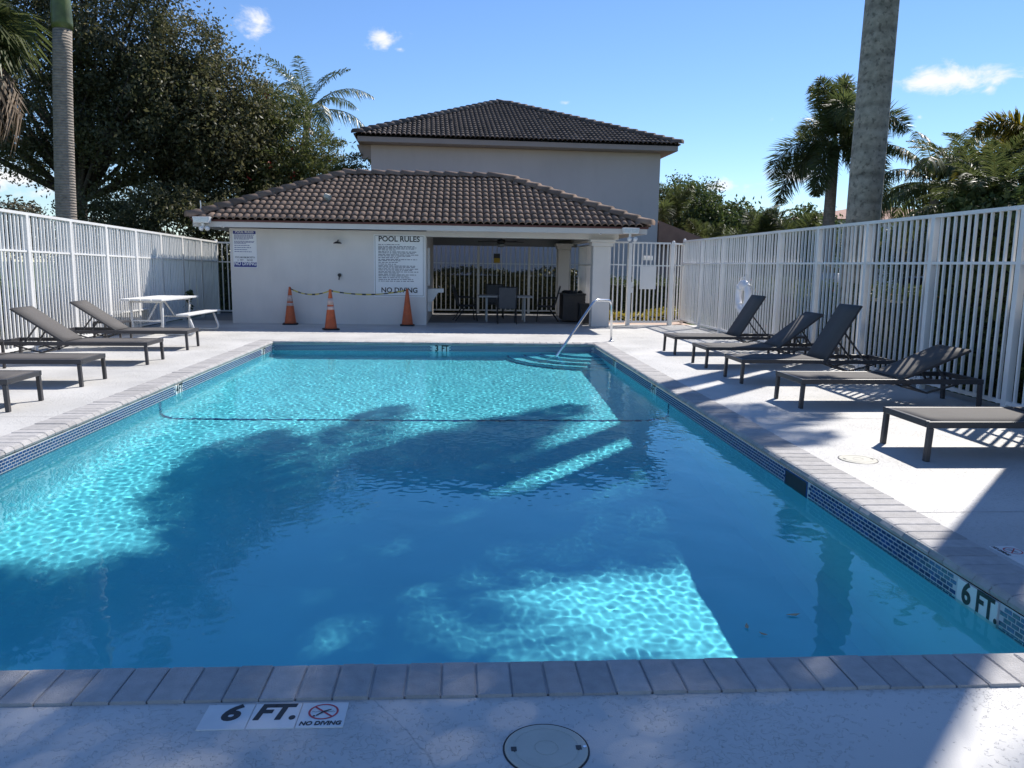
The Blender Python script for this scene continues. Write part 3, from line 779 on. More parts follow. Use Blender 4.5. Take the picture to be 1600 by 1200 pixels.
def hip_roof(parent, cx0, cx1, cy0, cy1, ze, ridge, zr, pitch, expo, mat, nmax, yaw=None):
    """corners of the eave rectangle, ridge = (xa, xb, y); the slope facing the camera keeps its tiles apart"""
    xa, xb, yr = ridge
    roof = MB(); C = [(cx0, cy0, ze), (cx1, cy0, ze), (cx1, cy1, ze), (cx0, cy1, ze), (xa, yr, zr), (xb, yr, zr)]
    if xb - xa < .02:
        roof.add(C[:4] + [C[4]], [(0, 1, 4), (1, 2, 4), (2, 3, 4), (3, 0, 4)])
    else:
        roof.add(C, [(0, 1, 5, 4), (1, 2, 5), (2, 3, 4, 5), (3, 0, 4)])
    ro = roof.build('roof', M_ROOFU, parent)
    b = tile_profile(pitch, expo * 1.22); tme = b.mesh('roof_tile', mat, True)
    restm = MB(); cnt = 0
    slopes = [((cx0, cy0), (cx1, cy0), (xa, yr), (xb, yr)), ((cx1, cy0), (cx1, cy1), (xb, yr), (xb, yr)), ((cx1, cy1), (cx0, cy1), (xb, yr), (xa, yr)), ((cx0, cy1), (cx0, cy0), (xa, yr), (xa, yr))]
    for si, (e0, e1, r0, r1) in enumerate(slopes):
        e0 = Vector((*e0, ze)); e1 = Vector((*e1, ze)); r0 = Vector((*r0, zr)); r1 = Vector((*r1, zr))
        u = (e1 - e0).normalized(); W = (e1 - e0).length
        a0 = (r0 - e0).dot(u); a1 = (r1 - e0).dot(u)
        vv = (r0 - e0) - u * a0; SL = vv.length; vv = vv / SL; nn = u.cross(vv)
        R = Matrix((u, vv, nn)).transposed().to_4x4()
        rows = int(round(SL / expo)); ex = SL / rows; cols = int(W / pitch); pw = W / cols
        for r_ in range(rows):
            vpos = r_ * ex - .04
            fr = (r_ + .55) / rows; lo = a0 * fr; hi = W + (a1 - W) * fr
            for c_ in range(cols):
                uc = (c_ + .5) * pw
                if uc < lo - .01 or uc > hi + .01: continue
                M = R.copy(); M.translation = e0 + u * (c_ * pw) + vv * vpos + nn * .012
                if si == 0 and cnt < nmax:
                    o = place('roof_tile', tme, ro)
                    o.matrix_local = M @ Matrix.Rotation(random.gauss(0, .006), 4, 'Z'); cnt += 1
                else:
                    restm.add([M @ Vector(q) for q in b.v], b.f)
    rr = restm.build('roof_tiles', mat, ro, smooth=True); rr['kind'] = 'stuff'
    # hip and ridge caps, lapped
    def caps(a, b_, nm):
        a = Vector(a); b_ = Vector(b_); Lc = (b_ - a).length; n = max(1, int(round(Lc / .40)))
        if Lc < .1: return
        d_ = (b_ - a) / Lc; side = d_.cross(Vector((0, 0, 1))).normalized(); up = side.cross(d_)
        cm = MB(); k_ = 8; st = Lc / n; w0, w1 = .165, .14
        for yy, w, zz in ((-.05, w0, .05), (st + .03, w1, .015)):
            for k in range(k_ + 1):
                t = pi * k / k_; cm.v.append((-w * cos(t), yy, zz + w * .85 * sin(t)))
        for k in range(k_): cm.f.append((k, k + 1, k_ + 2 + k, k_ + 1 + k))
        cm.f.append(tuple(range(k_ + 1))[::-1])
        me = cm.mesh('ridge_cap', mat, True)
        R = Matrix((side, d_, up)).transposed().to_4x4()
        for i in range(n):
            M = R.copy(); M.translation = a + d_ * (st * i) + up * .035
            o = place('ridge_cap', me, ro); o.matrix_local = M @ Matrix.Rotation(random.gauss(0, .012), 4, 'Z')
    caps((cx0, cy0, ze), (xa, yr, zr), 'l'); caps((cx1, cy0, ze), (xb, yr, zr), 'r'); caps((xa, yr, zr), (xb, yr, zr), 'm')
    caps((cx0, cy1, ze), (xa, yr, zr), 'bl'); caps((cx1, cy1, ze), (xb, yr, zr), 'br')
    return ro

# ------------------------------------------------------------------ poolside pavilion
WY = 20.15
pav = empty('pool_pavilion', (0, 0, 0), label='low grey stucco pool pavilion with a brown barrel-tile hip roof', cat='pavilion')
q = MB(); q.box(-5.73, -.90, WY, WY + .2, 0, 2.34); q.box(-5.73, -5.53, WY + .2, BACKY, 0, 2.34); q.box(-1.1, -.90, WY + .2, BACKY - .1, 0, 2.34); q.box(-5.53, -1.1, BACKY - .2, BACKY, 0, 2.34)
q.build('wall', M_STUCCO, pav)
def column(x0, x1, y0, y1, zt):
    q = MB(); q.box(x0, x1, y0, y1, 0, zt - .17); c = q.build('column', M_STUCCO, pav, bevel=.012)
    q = MB(); q.box(x0 - .045, x1 + .045, y0 - .045, y1 + .045, zt - .17, zt - .07); q.box(x0 - .09, x1 + .09, y0 - .09, y1 + .09, zt - .07, zt); q.build('capital', M_STUCCO, c, bevel=.008)
column(3.33, 3.79, WY - .02, WY + .36, 2.215)
column(2.95, 3.30, 24.35, 24.7, 2.215)
q = MB(); q.box(-.90, 3.98, WY + .02, WY + .34, 2.217, 2.42); q.build('beam', M_STUCCO, pav)
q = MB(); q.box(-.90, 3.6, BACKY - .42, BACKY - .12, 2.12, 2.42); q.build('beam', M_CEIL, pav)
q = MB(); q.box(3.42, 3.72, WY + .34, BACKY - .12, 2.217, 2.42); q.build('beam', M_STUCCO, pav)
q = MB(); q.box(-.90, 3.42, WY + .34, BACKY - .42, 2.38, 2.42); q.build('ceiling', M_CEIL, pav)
EX0, EX1, EY0, EY1, EZ = -6.42, 4.58, 19.47, 25.1, 2.50
EY1 = 25.95
q = MB(); q.box(EX0 + .06, EX1 - .06, EY0 + .05, EY1 - .05, 2.425, 2.44); q.build('soffit', M_FASCIA, pav)
q = MB()
q.box(EX0 + .03, EX1 - .03, EY0 + .03, EY0 + .055, 2.34, 2.495); q.box(EX0 + .03, EX0 + .055, EY0 + .055, EY1 - .03, 2.34, 2.495); q.box(EX1 - .055, EX1 - .03, EY0 + .055, EY1 - .03, 2.34, 2.495)
q.build('fascia', M_FASCIA, pav)
q = MB(); q.box(EX0 + .005, EX1 - .005, EY0 + .003, EY0 + .028, 2.465, 2.51); q.build('drip_edge', M_DRIP, pav)
hip_roof(pav, EX0, EX1, EY0, EY1, EZ, (-3.25, 1.15, 22.7), 3.90, .168, .335, M_ROOF, 298)
# vent pipe and lightning rod
q = MB(); q.tube([(-3.4, 20.62, 2.95), (-3.4, 20.62, 3.17)], .055, 12); q.tube([(-3.33, 20.55, 3.15), (-3.46, 20.6, 3.2)], .07, 10); q.build('vent_pipe', M_LIDB, pav, smooth=False)
q = MB(); q.tube([(-6.22, 19.62, 2.6), (-6.23, 19.62, 2.95)], .012, 6); q.build('rod', M_LIGHTH, pav)

def floodlight(x, y, z, rz, label):
    e = empty('floodlight', (x, y, z), rz, label, 'floodlight', 'floodlights on the pavilion eave')
    q = MB(); q.prism([(-.18, -.02), (.18, -.02), (.21, .12), (-.21, .12)], -.09, .05); q.build('housing', M_LIGHTH, e, bevel=.012, fixn=True)
    q = MB(); q.add([(-.17, -.093, .0), (.17, -.093, .0), (.19, -.093, .10), (-.19, -.093, .10)], [(0, 1, 2, 3)]); q.build('lens', M_LENS, e)
    q = MB(); q.tube([(0, 0, -.02), (0, .02, -.10), (0, .10, -.12)], .035, 10); q.build('bracket', M_LIGHTH, e)
    for sx in (-1, 1):
        q = MB(); q.lathe([(.0001, -.06), (.03, -.055), (.052, -.02), (.055, .01), (.03, .05), (.0001, .055)], 14); o = q.build('bulb', M_LIGHTH, e, smooth=True, loc=(sx * .075 + .05, -.03, -.15)); o.rotation_euler = (.9, 0, sx * .4)
floodlight(-6.12, 19.36, 2.44, -.12, 'white floodlight under the eave corner above the small rules sign')
floodlight(4.10, 19.36, 2.36, .1, 'white floodlight under the eave above the gate')
def dome_camera(x, y, z, label):
    e = empty('security_camera', (x, y, z), label=label, cat='camera', group='dome cameras under the eave')
    MB().lathe([(.055, .05), (.06, .02), (.05, .0)], 16).build('base', M_LIGHTH, e, smooth=True)
    MB().lathe([(.048, .0), (.04, -.03), (.02, -.047), (.0001, -.05)], 16).build('dome', M_LIGHTH, e, smooth=True)
    q = MB(); q.tube([(0, -.03, -.012), (0, -.055, -.02)], .02, 10); q.build('lens', M_DARK, e)
dome_camera(-5.80, 19.85, 2.375, 'small white dome camera under the eave above the small rules sign')
dome_camera(3.45, 19.85, 2.375, 'small white dome camera under the eave above the stucco column')

# shower on the wall
q = empty('wall_shower', (-3.07, WY, 2.03), label='dark round shower head sticking out of the stucco wall', cat='shower')
m = MB(); m.tube([(0, .0, .06), (0, -.12, .06), (0, -.2, .02)], .012, 8); m.build('arm', M_DARK, q)
m = MB(); m.lathe([(.02, .05), (.06, .035), (.105, .005), (.105, -.008), (.0001, -.01)], 20, (0, -.2, -.02)); m.build('rose', M_DARK, q, smooth=True)
q = empty('shower_valve', (-3.06, WY, 1.2), label='dark shower valve with a hanging lever below the shower head', cat='valve')
m = MB(); m.tube([(0, 0, .03), (0, -.05, .03)], .045, 14); m.build('plate', M_DARK, q)
m = MB(); m.bar((0, -.06, .03), (-.01, -.07, -.09), .035, .025); m.build('lever', M_DARK, q, bevel=.008)

# signs
def word_rows(parent, x0, x1, z_list, h, seed, ink=M_INK, y=-.006, fill=.85):
    """print too small to read: rows of broken strokes, flat on the board"""
    rd = random.Random(seed); m = MB()
    for (z, frac) in z_list:
        x = x0; end = x0 + (x1 - x0) * frac
        while x < end:
            w = rd.uniform(.015, .055) * (x1 - x0) / .5
            w = min(w, end - x)
            if w > .004: m.add([(x, y, z), (x + w, y, z), (x + w, y, z + h), (x, y, z + h)], [(0, 1, 2, 3)])
            x += w + rd.uniform(.006, .012) * (x1 - x0) / .5
    m.build('fine_print', ink, parent)
s1 = empty('pool_rules_sign', (-5.655, WY - .002, 1.385), label='small white and navy POOL RULES sign at the wall corner', cat='sign')
W1, H1 = .575, .905
q = MB(); q.box(0, W1, -.006, 0, 0, H1); q.build('board', M_SIGN, s1)
for (za, zb) in ((H1 - .088, H1 - .012), (.012, .135)):
    q = MB(); q.add([(.012, -.0068, za), (W1 - .012, -.0068, za), (W1 - .012, -.0068, zb), (.012, -.0068, zb)], [(0, 1, 2, 3)]); q.build('colour_band', M_NAVY, s1)
text('POOL RULES', .082, M_SIGN, s1, (W1 / 2, -.0076, H1 - .08), bold=.0016, align='CENTER', sx=.96)
text('NO DIVING', .125, M_SIGN, s1, (W1 / 2, -.0076, .030), bold=.0026, align='CENTER', sx=.82)
text('POOL MAXIMUM DEPTH:', .062, M_INK, s1, (W1 / 2, -.0070, .215), align='CENTER', sx=.70, bold=.0006)
text('6   FEET       INCHES', .06, M_INK, s1, (W1 / 2, -.0070, .15), align='CENTER', sx=.70, bold=.0006)
rows = [(H1 - .118 - .0255 * i, f_) for i, f_ in enumerate((.95, .9, .92, .9, .70, 0, .95, .92, .55, 0, .72, 0, .8, 0, .6, 0, .82))]
word_rows(s1, .035, W1 - .03, [r_ for r_ in rows if r_[1]], .014, 3, M_NAVY, -.0068)
s2 = empty('pool_rules_board', (-2.205, WY - .002, .705), label='large white POOL RULES board with black lettering beside the pavilion opening', cat='sign')
W2, H2 = 1.262, 1.545
q = MB(); q.box(0, W2, -.008, 0, 0, H2); q.build('board', M_SIGN, s2)
q = MB(); t_ = .008; o_ = .028
for (a, b, c, e) in ((o_, W2 - o_, o_, o_ + t_), (o_, W2 - o_, H2 - o_ - t_, H2 - o_), (o_, o_ + t_, o_ + t_, H2 - o_ - t_), (W2 - o_ - t_, W2 - o_, o_ + t_, H2 - o_ - t_)):
    q.add([(a, -.0088, c), (b, -.0088, c), (b, -.0088, e), (a, -.0088, e)], [(0, 1, 2, 3)])
q.build('border_line', M_BLACK, s2)
text('POOL RULES', .185, M_BLACK, s2, (W2 / 2, -.0090, H2 - .205), bold=.0042, align='CENTER', sx=.98)
text('NO DIVING', .175, M_BLACK, s2, (W2 / 2, -.0090, .075), bold=.0042, align='CENTER', sx=1.0)
rows = []; z = H2 - .255; rd = random.Random(4)
for para in (1, 4, 2, 2, 1, 2, 1, 1, 2, 2, 2, 2, 1, 1, 1):
    for k in range(para):
        rows.append((z, rd.uniform(.86, .97) if k < para - 1 else rd.uniform(.38, .9))); z -= .0305
    z -= .0125
rows = [r_ for r_ in rows if r_[0] > .275]
word_rows(s2, .11, W2 - .10, rows, .016, 9, M_INK, -.0088)

# ------------------------------------------------------------------ pavilion contents
fan = empty('ceiling_fan', (1.07, 22.0, 2.33), .25, 'dark five-blade ceiling fan with a light under the pavilion ceiling', 'ceiling fan')
MB().lathe([(.07, .05), (.07, -.03), (.02, -.04), (.02, -.09), (.11, -.10), (.125, -.16), (.11, -.20), (.07, -.22), (.0001, -.22)][::-1], 20).build('motor', M_DARK, fan, smooth=True)
MB().lathe([(.0001, -.31), (.08, -.30), (.12, -.27), (.13, -.23), (.07, -.222)], 20).build('lamp_bowl', pm('fan_glass', (.22, .22, .22), .3), fan, smooth=True)
for k in range(5):
    b = MB(); b.prism([(.12, -.05), (.62, -.075), (.66, -.05), (.66, .05), (.62, .075), (.12, .05)], -.165, -.157, 'z'); o = b.build('blade', M_DARK, fan, fixn=True); o.rotation_euler = (radians(9), 0, 2 * pi * k / 5)
    b = MB(); b.box(.07, .2, -.02, .02, -.17, -.16); o = b.build('blade_iron', M_DARK, fan); o.rotation_euler = (0, 0, 2 * pi * k / 5)
hs = empty('hanging_notice', (1.10, BACKY - .06, 1.60), label='yellow and black notice hanging on the back fence', cat='sign')
q = MB(); q.box(-.10, .10, -.006, 0, 0, .29); q.build('board', M_DARK, hs)
q = MB(); q.box(-.097, .097, -.009, -.006, .004, .15); q.build('yellow_panel', pm('notice_yellow', (.55, .35, .02), .5), hs)
q = MB(); q.tube([(0, 0, .29), (.02, 0, .52)], .004, 5); q.build('string', M_DARK, hs)

tb = empty('dining_table', (1.2, 21.95, 0), label='pale round-cornered dining table under the ceiling fan', cat='table')
q = MB(); q.box(-.75, .75, -.45, .45, .66, .70); q.build('table_top', M_CTABLE, tb, bevel=.012)
for sx in (-1, 1):
    for sy in (-1, 1):
        q = MB(); q.tube([(sx * .52, sy * .36, 0), (sx * .52, sy * .36, .66)], .025, 10); q.build('leg', M_CTABLE, tb)
def chair(x, y, rz, label):
    e = empty('patio_chair', (x, y, 0), rz, label, 'chair', 'dark sling chairs round the pavilion table')
    # local: faces +y (seat front at +y), back at -y
    q = MB(); q.box(-.22, .22, -.22, .24, .40, .425); q.build('seat', M_CHAIR, e)
    q = MB(); q.add([(-.22, -.22, .43), (.22, -.22, .43), (.22, -.36, .95), (-.22, -.36, .95), (-.22, -.235, .43), (.22, -.235, .43), (.22, -.375, .95), (-.22, -.375, .95)], [(0, 1, 2, 3), (7, 6, 5, 4), (0, 4, 5, 1), (1, 5, 6, 2), (2, 6, 7, 3), (3, 7, 4, 0)]); q.build('backrest', M_CHAIR, e)
    for s in (-1, 1):
        q = MB(); q.tube([(s * .245, -.37, .97), (s * .245, -.22, .42), (s * .245, .22, .42), (s * .245, .27, 0)], .016, 8); q.build('side_frame', M_DARK, e)
        q = MB(); q.tube([(s * .245, -.05, .40), (s * .245, -.34, 0)], .016, 8); q.build('leg', M_DARK, e)
        q = MB(); q.tube([(s * .26, -.29, .66), (s * .26, .1, .65), (s * .26, .22, .62), (s * .255, .24, .42)], .016, 8); q.build('armrest', M_DARK, e)
    q = MB(); q.tube([(-.245, -.37, .97), (.245, -.37, .97)], .016, 8); q.build('top_rail', M_DARK, e)
chair(1.19, 20.98, 0, 'dark sling chair with its back to the pool under the pavilion')
chair(.12, 21.85, -pi / 2 + .15, 'dark sling chair at the end of the table nearest the drinking fountain')
chair(2.35, 21.9, pi / 2 - .1, 'dark sling chair at the end of the table nearest the wicker box')
chair(.95, 23.0, pi, 'dark sling chair on the far side of the pavilion table, facing the pool')
bx = empty('wicker_storage_box', (3.08, 22.0, 0), label='dark wicker storage box heaped with a cover beside the column', cat='storage box')
q = MB(); q.box(-.30, .30, -.45, .45, .05, .74); q.build('body', M_WICKER, bx, bevel=.01)
q = MB(); q.box(-.32, .32, -.47, .47, .74, .79); q.build('lid', M_DARK, bx, bevel=.01)
q = MB()
for k in range(14):
    x, y = random.uniform(-.24, .24), random.uniform(-.35, .35); rr = random.uniform(.06, .11)
    q.lathe([(.0001, -.04), (rr, .0), (rr * .8, .04), (rr * .3, .065), (.0001, .07)], 8, (x, y, .80))
q.build('folded_cover', M_RUBBER, bx, smooth=True)
for k in range(9):
    q = MB(); z = .09 + k * .072; q.box(-.306, .306, -.456, -.452, z, z + .055); q.build('slat', M_WICKER, bx)
q = empty('small_fridge', (3.34, 21.1, 0), label='small black cabinet in front of the wicker box', cat='cabinet')
m = MB(); m.box(-.2, .2, -.2, .2, .03, .55); m.build('body', M_DARK, q, bevel=.01)
m = MB(); m.box(-.19, .19, -.215, -.203, .05, .53); m.build('door', M_RUBBER, q, bevel=.006)
m = MB(); m.box(-.16, -.14, -.24, -.217, .2, .4); m.build('handle', M_DARK, q)
df = empty('drinking_fountain', (-.90, 21.0, 0), label='white wall drinking fountain just inside the pavilion opening', cat='fountain')
q = MB(); q.prism([(0, .55), (.12, .55), (.28, .80), (.42, .80), (.42, .90), (0, .90)], -.2, .2); q.build('basin', M_LIGHTH, df, bevel=.01, fixn=True)
q = MB(); q.box(0, .06, -.18, .18, .98, 1.95); q.build('back_panel', M_LIGHTH, df, bevel=.006)
q = MB(); q.box(0, .10, -.06, .06, .30, .55); q.build('pipe_cover', M_LIGHTH, df)
q = MB(); q.tube([(.32, 0, .9), (.32, 0, .95), (.28, 0, .97)], .012, 8); q.build('spout', M_STEEL, df)

# ------------------------------------------------------------------ cones and tape
def cone(x, y, rz, h, label, band=True, lean=0.0):
    e = empty('traffic_cone', (x, y, 0), rz, label, 'cone', 'orange traffic cones by the shower wall'); e.rotation_euler = (lean, lean * .6, rz)
    q = MB(); a = .18
    q.prism([(-a, -a + .05), (-a + .05, -a), (a - .05, -a), (a, -a + .05), (a, a - .05), (a - .05, a), (-a + .05, a), (-a, a - .05)], 0, .035, 'z'); q.build('base', M_RUBBER, e, bevel=.008, fixn=True)
    MB().lathe([(.145, .035), (.138, .06), (.03, h - .03), (.027, h), (.018, h), (.018, h - .05)], 24).build('body', M_ORANGE, e, smooth=True)
    if band:
        for z0, z1 in ((h * .62, h * .78), (h * .50, h * .58)):
            R = lambda z: .138 + (.03 - .138) * (z - .06) / (h - .09) + .0022
            MB().lathe([(R(z0), z0), (R(z1), z1)], 24).build('band', M_CONEBAND, e, smooth=True)
cone(-4.25, 19.88, .1, .93, 'faded orange traffic cone leaning by the wall, farthest from the large rules board', True, .015)
cone(-3.02, 18.42, .35, .93, 'orange traffic cone with white bands standing out in front of the shower', True)
cone(-1.36, 19.85, .05, .92, 'plain orange traffic cone below the large rules board', False)
M_TAPE = bpy.data.materials.new('caution_tape'); M_TAPE.use_nodes = True
_n = M_TAPE.node_tree.nodes; _l = M_TAPE.node_tree.links; _g = _n.new('ShaderNodeNewGeometry'); _w = _n.new('ShaderNodeTexWave'); _w.inputs['Scale'].default_value = 1.35
_w.bands_direction = 'X'; _w.inputs['Distortion'].default_value = 3.0
_c = _n.new('ShaderNodeValToRGB'); _c.color_ramp.interpolation = 'CONSTANT'; _c.color_ramp.elements[0].color = (.03, .03, .02, 1); _c.color_ramp.elements[1].color = (.55, .47, .10, 1); _c.color_ramp.elements[1].position = .36
_l.new(_g.outputs['Position'], _w.inputs['Vector']); _l.new(_w.outputs['Fac'], _c.inputs[0]); _l.new(_c.outputs[0], _n['Principled BSDF'].inputs['Base Color'])
def tape(a, b, sag, label):
    a = Vector(a); b = Vector(b); m = MB(); n = 26; v = []
    for k in range(n + 1):
        t = k / n; p_ = a.lerp(b, t); p_.z -= sag * 4 * t * (1 - t)
        tw_ = .8 * sin(t * 7 + a.x); hh = .019
        v += [p_ + Vector((0, -sin(tw_) * hh, cos(tw_) * hh)), p_ - Vector((0, -sin(tw_) * hh, cos(tw_) * hh))]
    m.add(v, [(2 * k, 2 * k + 1, 2 * k + 3, 2 * k + 2) for k in range(n)])
    o = m.build('caution_tape', M_TAPE); tag(o, label, 'tape', 'caution tape between the cones')
    sd = o.modifiers.new('thickness', 'SOLIDIFY'); sd.thickness = .001
tape((-4.25, 19.87, .90), (-3.02, 18.42, .90), .12, 'yellow and black caution tape sagging from the faded cone to the front cone')
tape((-3.02, 18.42, .90), (-1.36, 19.85, .89), .10, 'yellow and black caution tape from the front cone across the large board')

# ------------------------------------------------------------------ pool handrail
def smooth_path(P, n=6, R=.12):
    P = [Vector(p) for p in P]; out = [P[0]]
    for i in range(1, len(P) - 1):
        a = (P[i - 1] - P[i]); b = (P[i + 1] - P[i]); ra = min(R, a.length * .45, b.length * .45)
        A = P[i] + a.normalized() * ra; B = P[i] + b.normalized() * ra
        for k in range(n + 1):
            t = k / n; out.append(A * (1 - t) ** 2 + P[i] * 2 * t * (1 - t) + B * t * t)
    out.append(P[-1]); return out
hr = empty('pool_handrail', (3.11, 16.2, 0), label='bent stainless steel handrail leading down to the corner steps', cat='handrail')
pts = [(0, 0, 0), (-.02, -.02, .85), (-.42, -.32, .87), (-1.52, -1.52, -.45)]
q = MB(); q.tube(smooth_path(pts, 8, .13), .024, 14); q.build('rail', M_STEEL, hr, smooth=True)
MB().lathe([(.055, .0), (.055, .008), (.03, .025), (.025, .025)], 18).build('escutcheon', M_STEEL, hr, smooth=True)

# ------------------------------------------------------------------ loungers
def lounger(x, y, rz, ang, label, L_=2.15, group='dark sling sun loungers on the deck'):
    """local x runs from the foot end to the head end; ang is the backrest angle"""
    e = empty('sun_lounger', (x, y, 0), rz, label, 'sun lounger', group)
    W = .335; zt = .335; rw, rh = .042, .055; bl = .86; px = L_ - .95
    for s in (-1, 1):
        q = MB(); q.bar((0.0, s * W, zt - rh / 2), (L_, s * W, zt - rh / 2), rw, rh); q.build('side_rail', M_FRAME, e, bevel=.006)
    for xx in (rw / 2, L_ - rw / 2):
        q = MB(); q.bar((xx, -W + rw / 2, zt - rh / 2), (xx, W - rw / 2, zt - rh / 2), rw, rh); q.build('cross_rail', M_FRAME, e, bevel=.006)
    for xx, dx in ((.03, -.012), (L_ - .03, .012)):
        for s in (-1, 1):
            q = MB(); q.bar((xx, s * W, zt - rh), (xx + dx, s * W * 1.0, 0.0), .05, .04, (1, 0, 0)); q.build('leg', M_FRAME, e, bevel=.005)
    q = MB(); n = 8
    for k in range(n + 1):
        t = k / n; sag = -.012 * sin(pi * t)
        q.v += [(rw + (px - rw) * t, -W + rw / 2, zt - .004), (rw + (px - rw) * t, 0, zt - .004 + sag), (rw + (px - rw) * t, W - rw / 2, zt - .004)]
    for k in range(n):
        for j in (0, 1): q.f.append((3 * k + j, 3 * k + 3 + j, 3 * k + 4 + j, 3 * k + 1 + j))
    o = q.build('seat_sling', M_SLING, e, smooth=True); sd = o.modifiers.new('thickness', 'SOLIDIFY'); sd.thickness = .006
    ca, sa = cos(ang), sin(ang); P = lambda t, yy, h=0: (px + ca * t - sa * h, yy, zt - .01 + sa * t + ca * h)
    bw = W - rw / 2 - .006
    back = empty('backrest', (0, 0, 0)); back.parent = e
    q = MB()
    for s in (-1, 1): q.bar(P(0, s * (bw - .014)), P(bl, s * (bw - .014)), .028, .032, (-sa, 0, ca))
    q.bar(P(bl - .014, -bw + .028), P(bl - .014, bw - .028), .028, .032, (-sa, 0, ca)); q.build('back_frame', M_FRAME, back, bevel=.004)
    q = MB(); n = 8
    for k in range(n + 1):
        t = k / n * (bl - .012); q.v += [P(t, -bw + .004, .017), P(t, 0, .017 - .01 * sin(pi * k / n)), P(t, bw - .004, .017)]
    for k in range(n):
        for j in (0, 1): q.f.append((3 * k + j, 3 * k + 3 + j, 3 * k + 4 + j, 3 * k + 1 + j))
    o = q.build('back_sling', M_SLING, back, smooth=True); sd = o.modifiers.new('thickness', 'SOLIDIFY'); sd.thickness = .006
    # prop frame and ratchet bars
    q = MB()
    if ang > .08:
        for s in (-1, 1):
            q.bar(P(.46, s * .22, -.02), (px + .62, s * .22, zt - .07), .018, .022)
    q.bar((px + .62, -.22, zt - .07), (px + .62, .22, zt - .07), .02, .02)
    q.build('prop', M_FRAME, e)
    q = MB()
    for s in (-1, 1): q.bar((px + .05, s * .25, zt - rh - .01), (px + .34, s * .25, zt - .17), .022, .02); q.bar((px + .34, s * .25, zt - .17), (px + .72, s * .25, zt - rh - .01), .022, .02)
    q.bar((px + .34, -.25, zt - .17), (px + .34, .25, zt - .17), .02, .02); q.build('ratchet_frame', M_FRAME, e)
    return e
def back_angle(dx, dz): return math.atan2(dz, dx)
lounger(3.77, 14.11, .03, 1.02, 'upright-backed dark lounger farthest from the camera, beside the life ring')
lounger(3.78, 12.30, .02, .66, 'dark lounger between two steeper-backed ones, in front of a side table')
lounger(3.77, 10.68, .0, 1.04, 'steep-backed dark lounger in the middle of the row by the fence')
lounger(3.78, 8.82, .02, .40, 'low-backed dark lounger in tree shade next to the flat one')
lounger(3.80, 6.42, .0, .0, 'flat dark lounger nearest the camera on the fence side with hedge')
lounger(-4.75, 14.27, pi + .05, .60, 'raised dark lounger nearest the white picnic table')
lounger(-4.65, 12.26, pi + .03, .60, 'raised dark lounger between a flat one and the one by the picnic table')
lounger(-4.61, 10.13, pi + .02, .0, 'flat dark lounger in full sun with its foot end toward the pool')
lounger(-4.57, 8.48, pi + .03, .0, 'flat dark lounger cut off by the picture edge, foot end in sun')
def side_table(x, y, rz, label):
    e = empty('side_table', (x, y, 0), rz, label, 'side table', 'small dark side tables between loungers')
    q = MB()
    for k in range(6): q = MB(); q.box(-.22, .22, -.22 + k * .075, -.22 + k * .075 + .066, .40, .415); q.build('slat', M_FRAME, e)
    q = MB()
    for s in (-1, 1): q.bar((-.23, s * .235, .40), (.23, s * .235, .40), .03, .035); q.bar((s * .235, -.22, .40), (s * .235, .22, .40), .03, .035)
    q.build('frame', M_FRAME, e)
    for sx in (-1, 1):
        for sy in (-1, 1): q = MB(); q.bar((sx * .23, sy * .23, 0), (sx * .23, sy * .23, .385), .032, .032); q.build('leg', M_FRAME, e)
side_table(5.62, 13.25, 0, 'small dark side table against the fence between two raised loungers')
side_table(-6.45, 15.0, 0, 'small dark side table behind the lounger next to the picnic table')
side_table(-6.66, 11.2, 0, 'small dark side table at the picture edge between the flat and raised loungers')

# ------------------------------------------------------------------ picnic table
pt = empty('picnic_table', (-6.42, 17.35, 0), -.04, 'white picnic table with two benches on bent pipe legs', 'picnic table')
for k in range(4):
    q = MB(); x = -.42 + k * .215; q.box(x, x + .20, -1.0, 1.0, .715, .755); q.build('top_plank', M_TABLEW, pt, bevel=.006)
for s in (-1, 1):
    q = MB(); x = s * .80; q.box(x - .13, x + .13, -.95, .95, .42, .455); q.build('bench', M_TABLEW, pt, bevel=.008)
for yy in (-.72, .72):
    q = MB()
    for s in (-1, 1):
        q.tube(smooth_path([(s * .32, yy, .71), (s * .30, yy, .03), (s * .55, yy, .025), (s * .98, yy, .03), (s * .84, yy, .41)], 6, .14), .024, 10)
    q.tube([(-.34, yy, .69), (.34, yy, .69)], .022, 8); q.build('pipe_leg', M_TABLEW, pt, smooth=True)
for s in (-1, 1):
    q = MB(); q.tube([(0, s * .70, .30), (0, s * .12, .70)], .018, 8); q.tube([(-.3, s * .72, .30), (.3, s * .72, .30)], .018, 8); q.build('brace', M_TABLEW, pt)

# ------------------------------------------------------------------ life ring
lr = empty('life_ring', (FRX - .085, 16.62, .94), label='white life ring with a rope hanging on the picket fence', cat='life ring')
q = MB(); n, k_ = 32, 12; R_, r_ = .285, .085
v = [((0 + r_ * .75 * sin(2 * pi * j / k_)), (R_ + r_ * cos(2 * pi * j / k_)) * cos(2 * pi * i / n), (R_ + r_ * cos(2 * pi * j / k_)) * sin(2 * pi * i / n)) for i in range(n) for j in range(k_)]
q.add(v, [(i * k_ + j, ((i + 1) % n) * k_ + j, ((i + 1) % n) * k_ + (j + 1) % k_, i * k_ + (j + 1) % k_) for i in range(n) for j in range(k_)])
q.build('ring', pm('ring_white', (.74, .75, .80), .45, .05), lr, smooth=True, fixn=True)
for a in (45, 135, 225, 315):
    q = MB(); c_, s_ = cos(radians(a)), sin(radians(a))
    q.tube([( (r_ * .75 + .004) * sin(t), (R_ + (r_ + .004) * cos(t)) * c_, (R_ + (r_ + .004) * cos(t)) * s_) for t in [2 * pi * k / 12 for k in range(13)]], .02, 6, False); q.build('band', M_LIGHTH, lr)
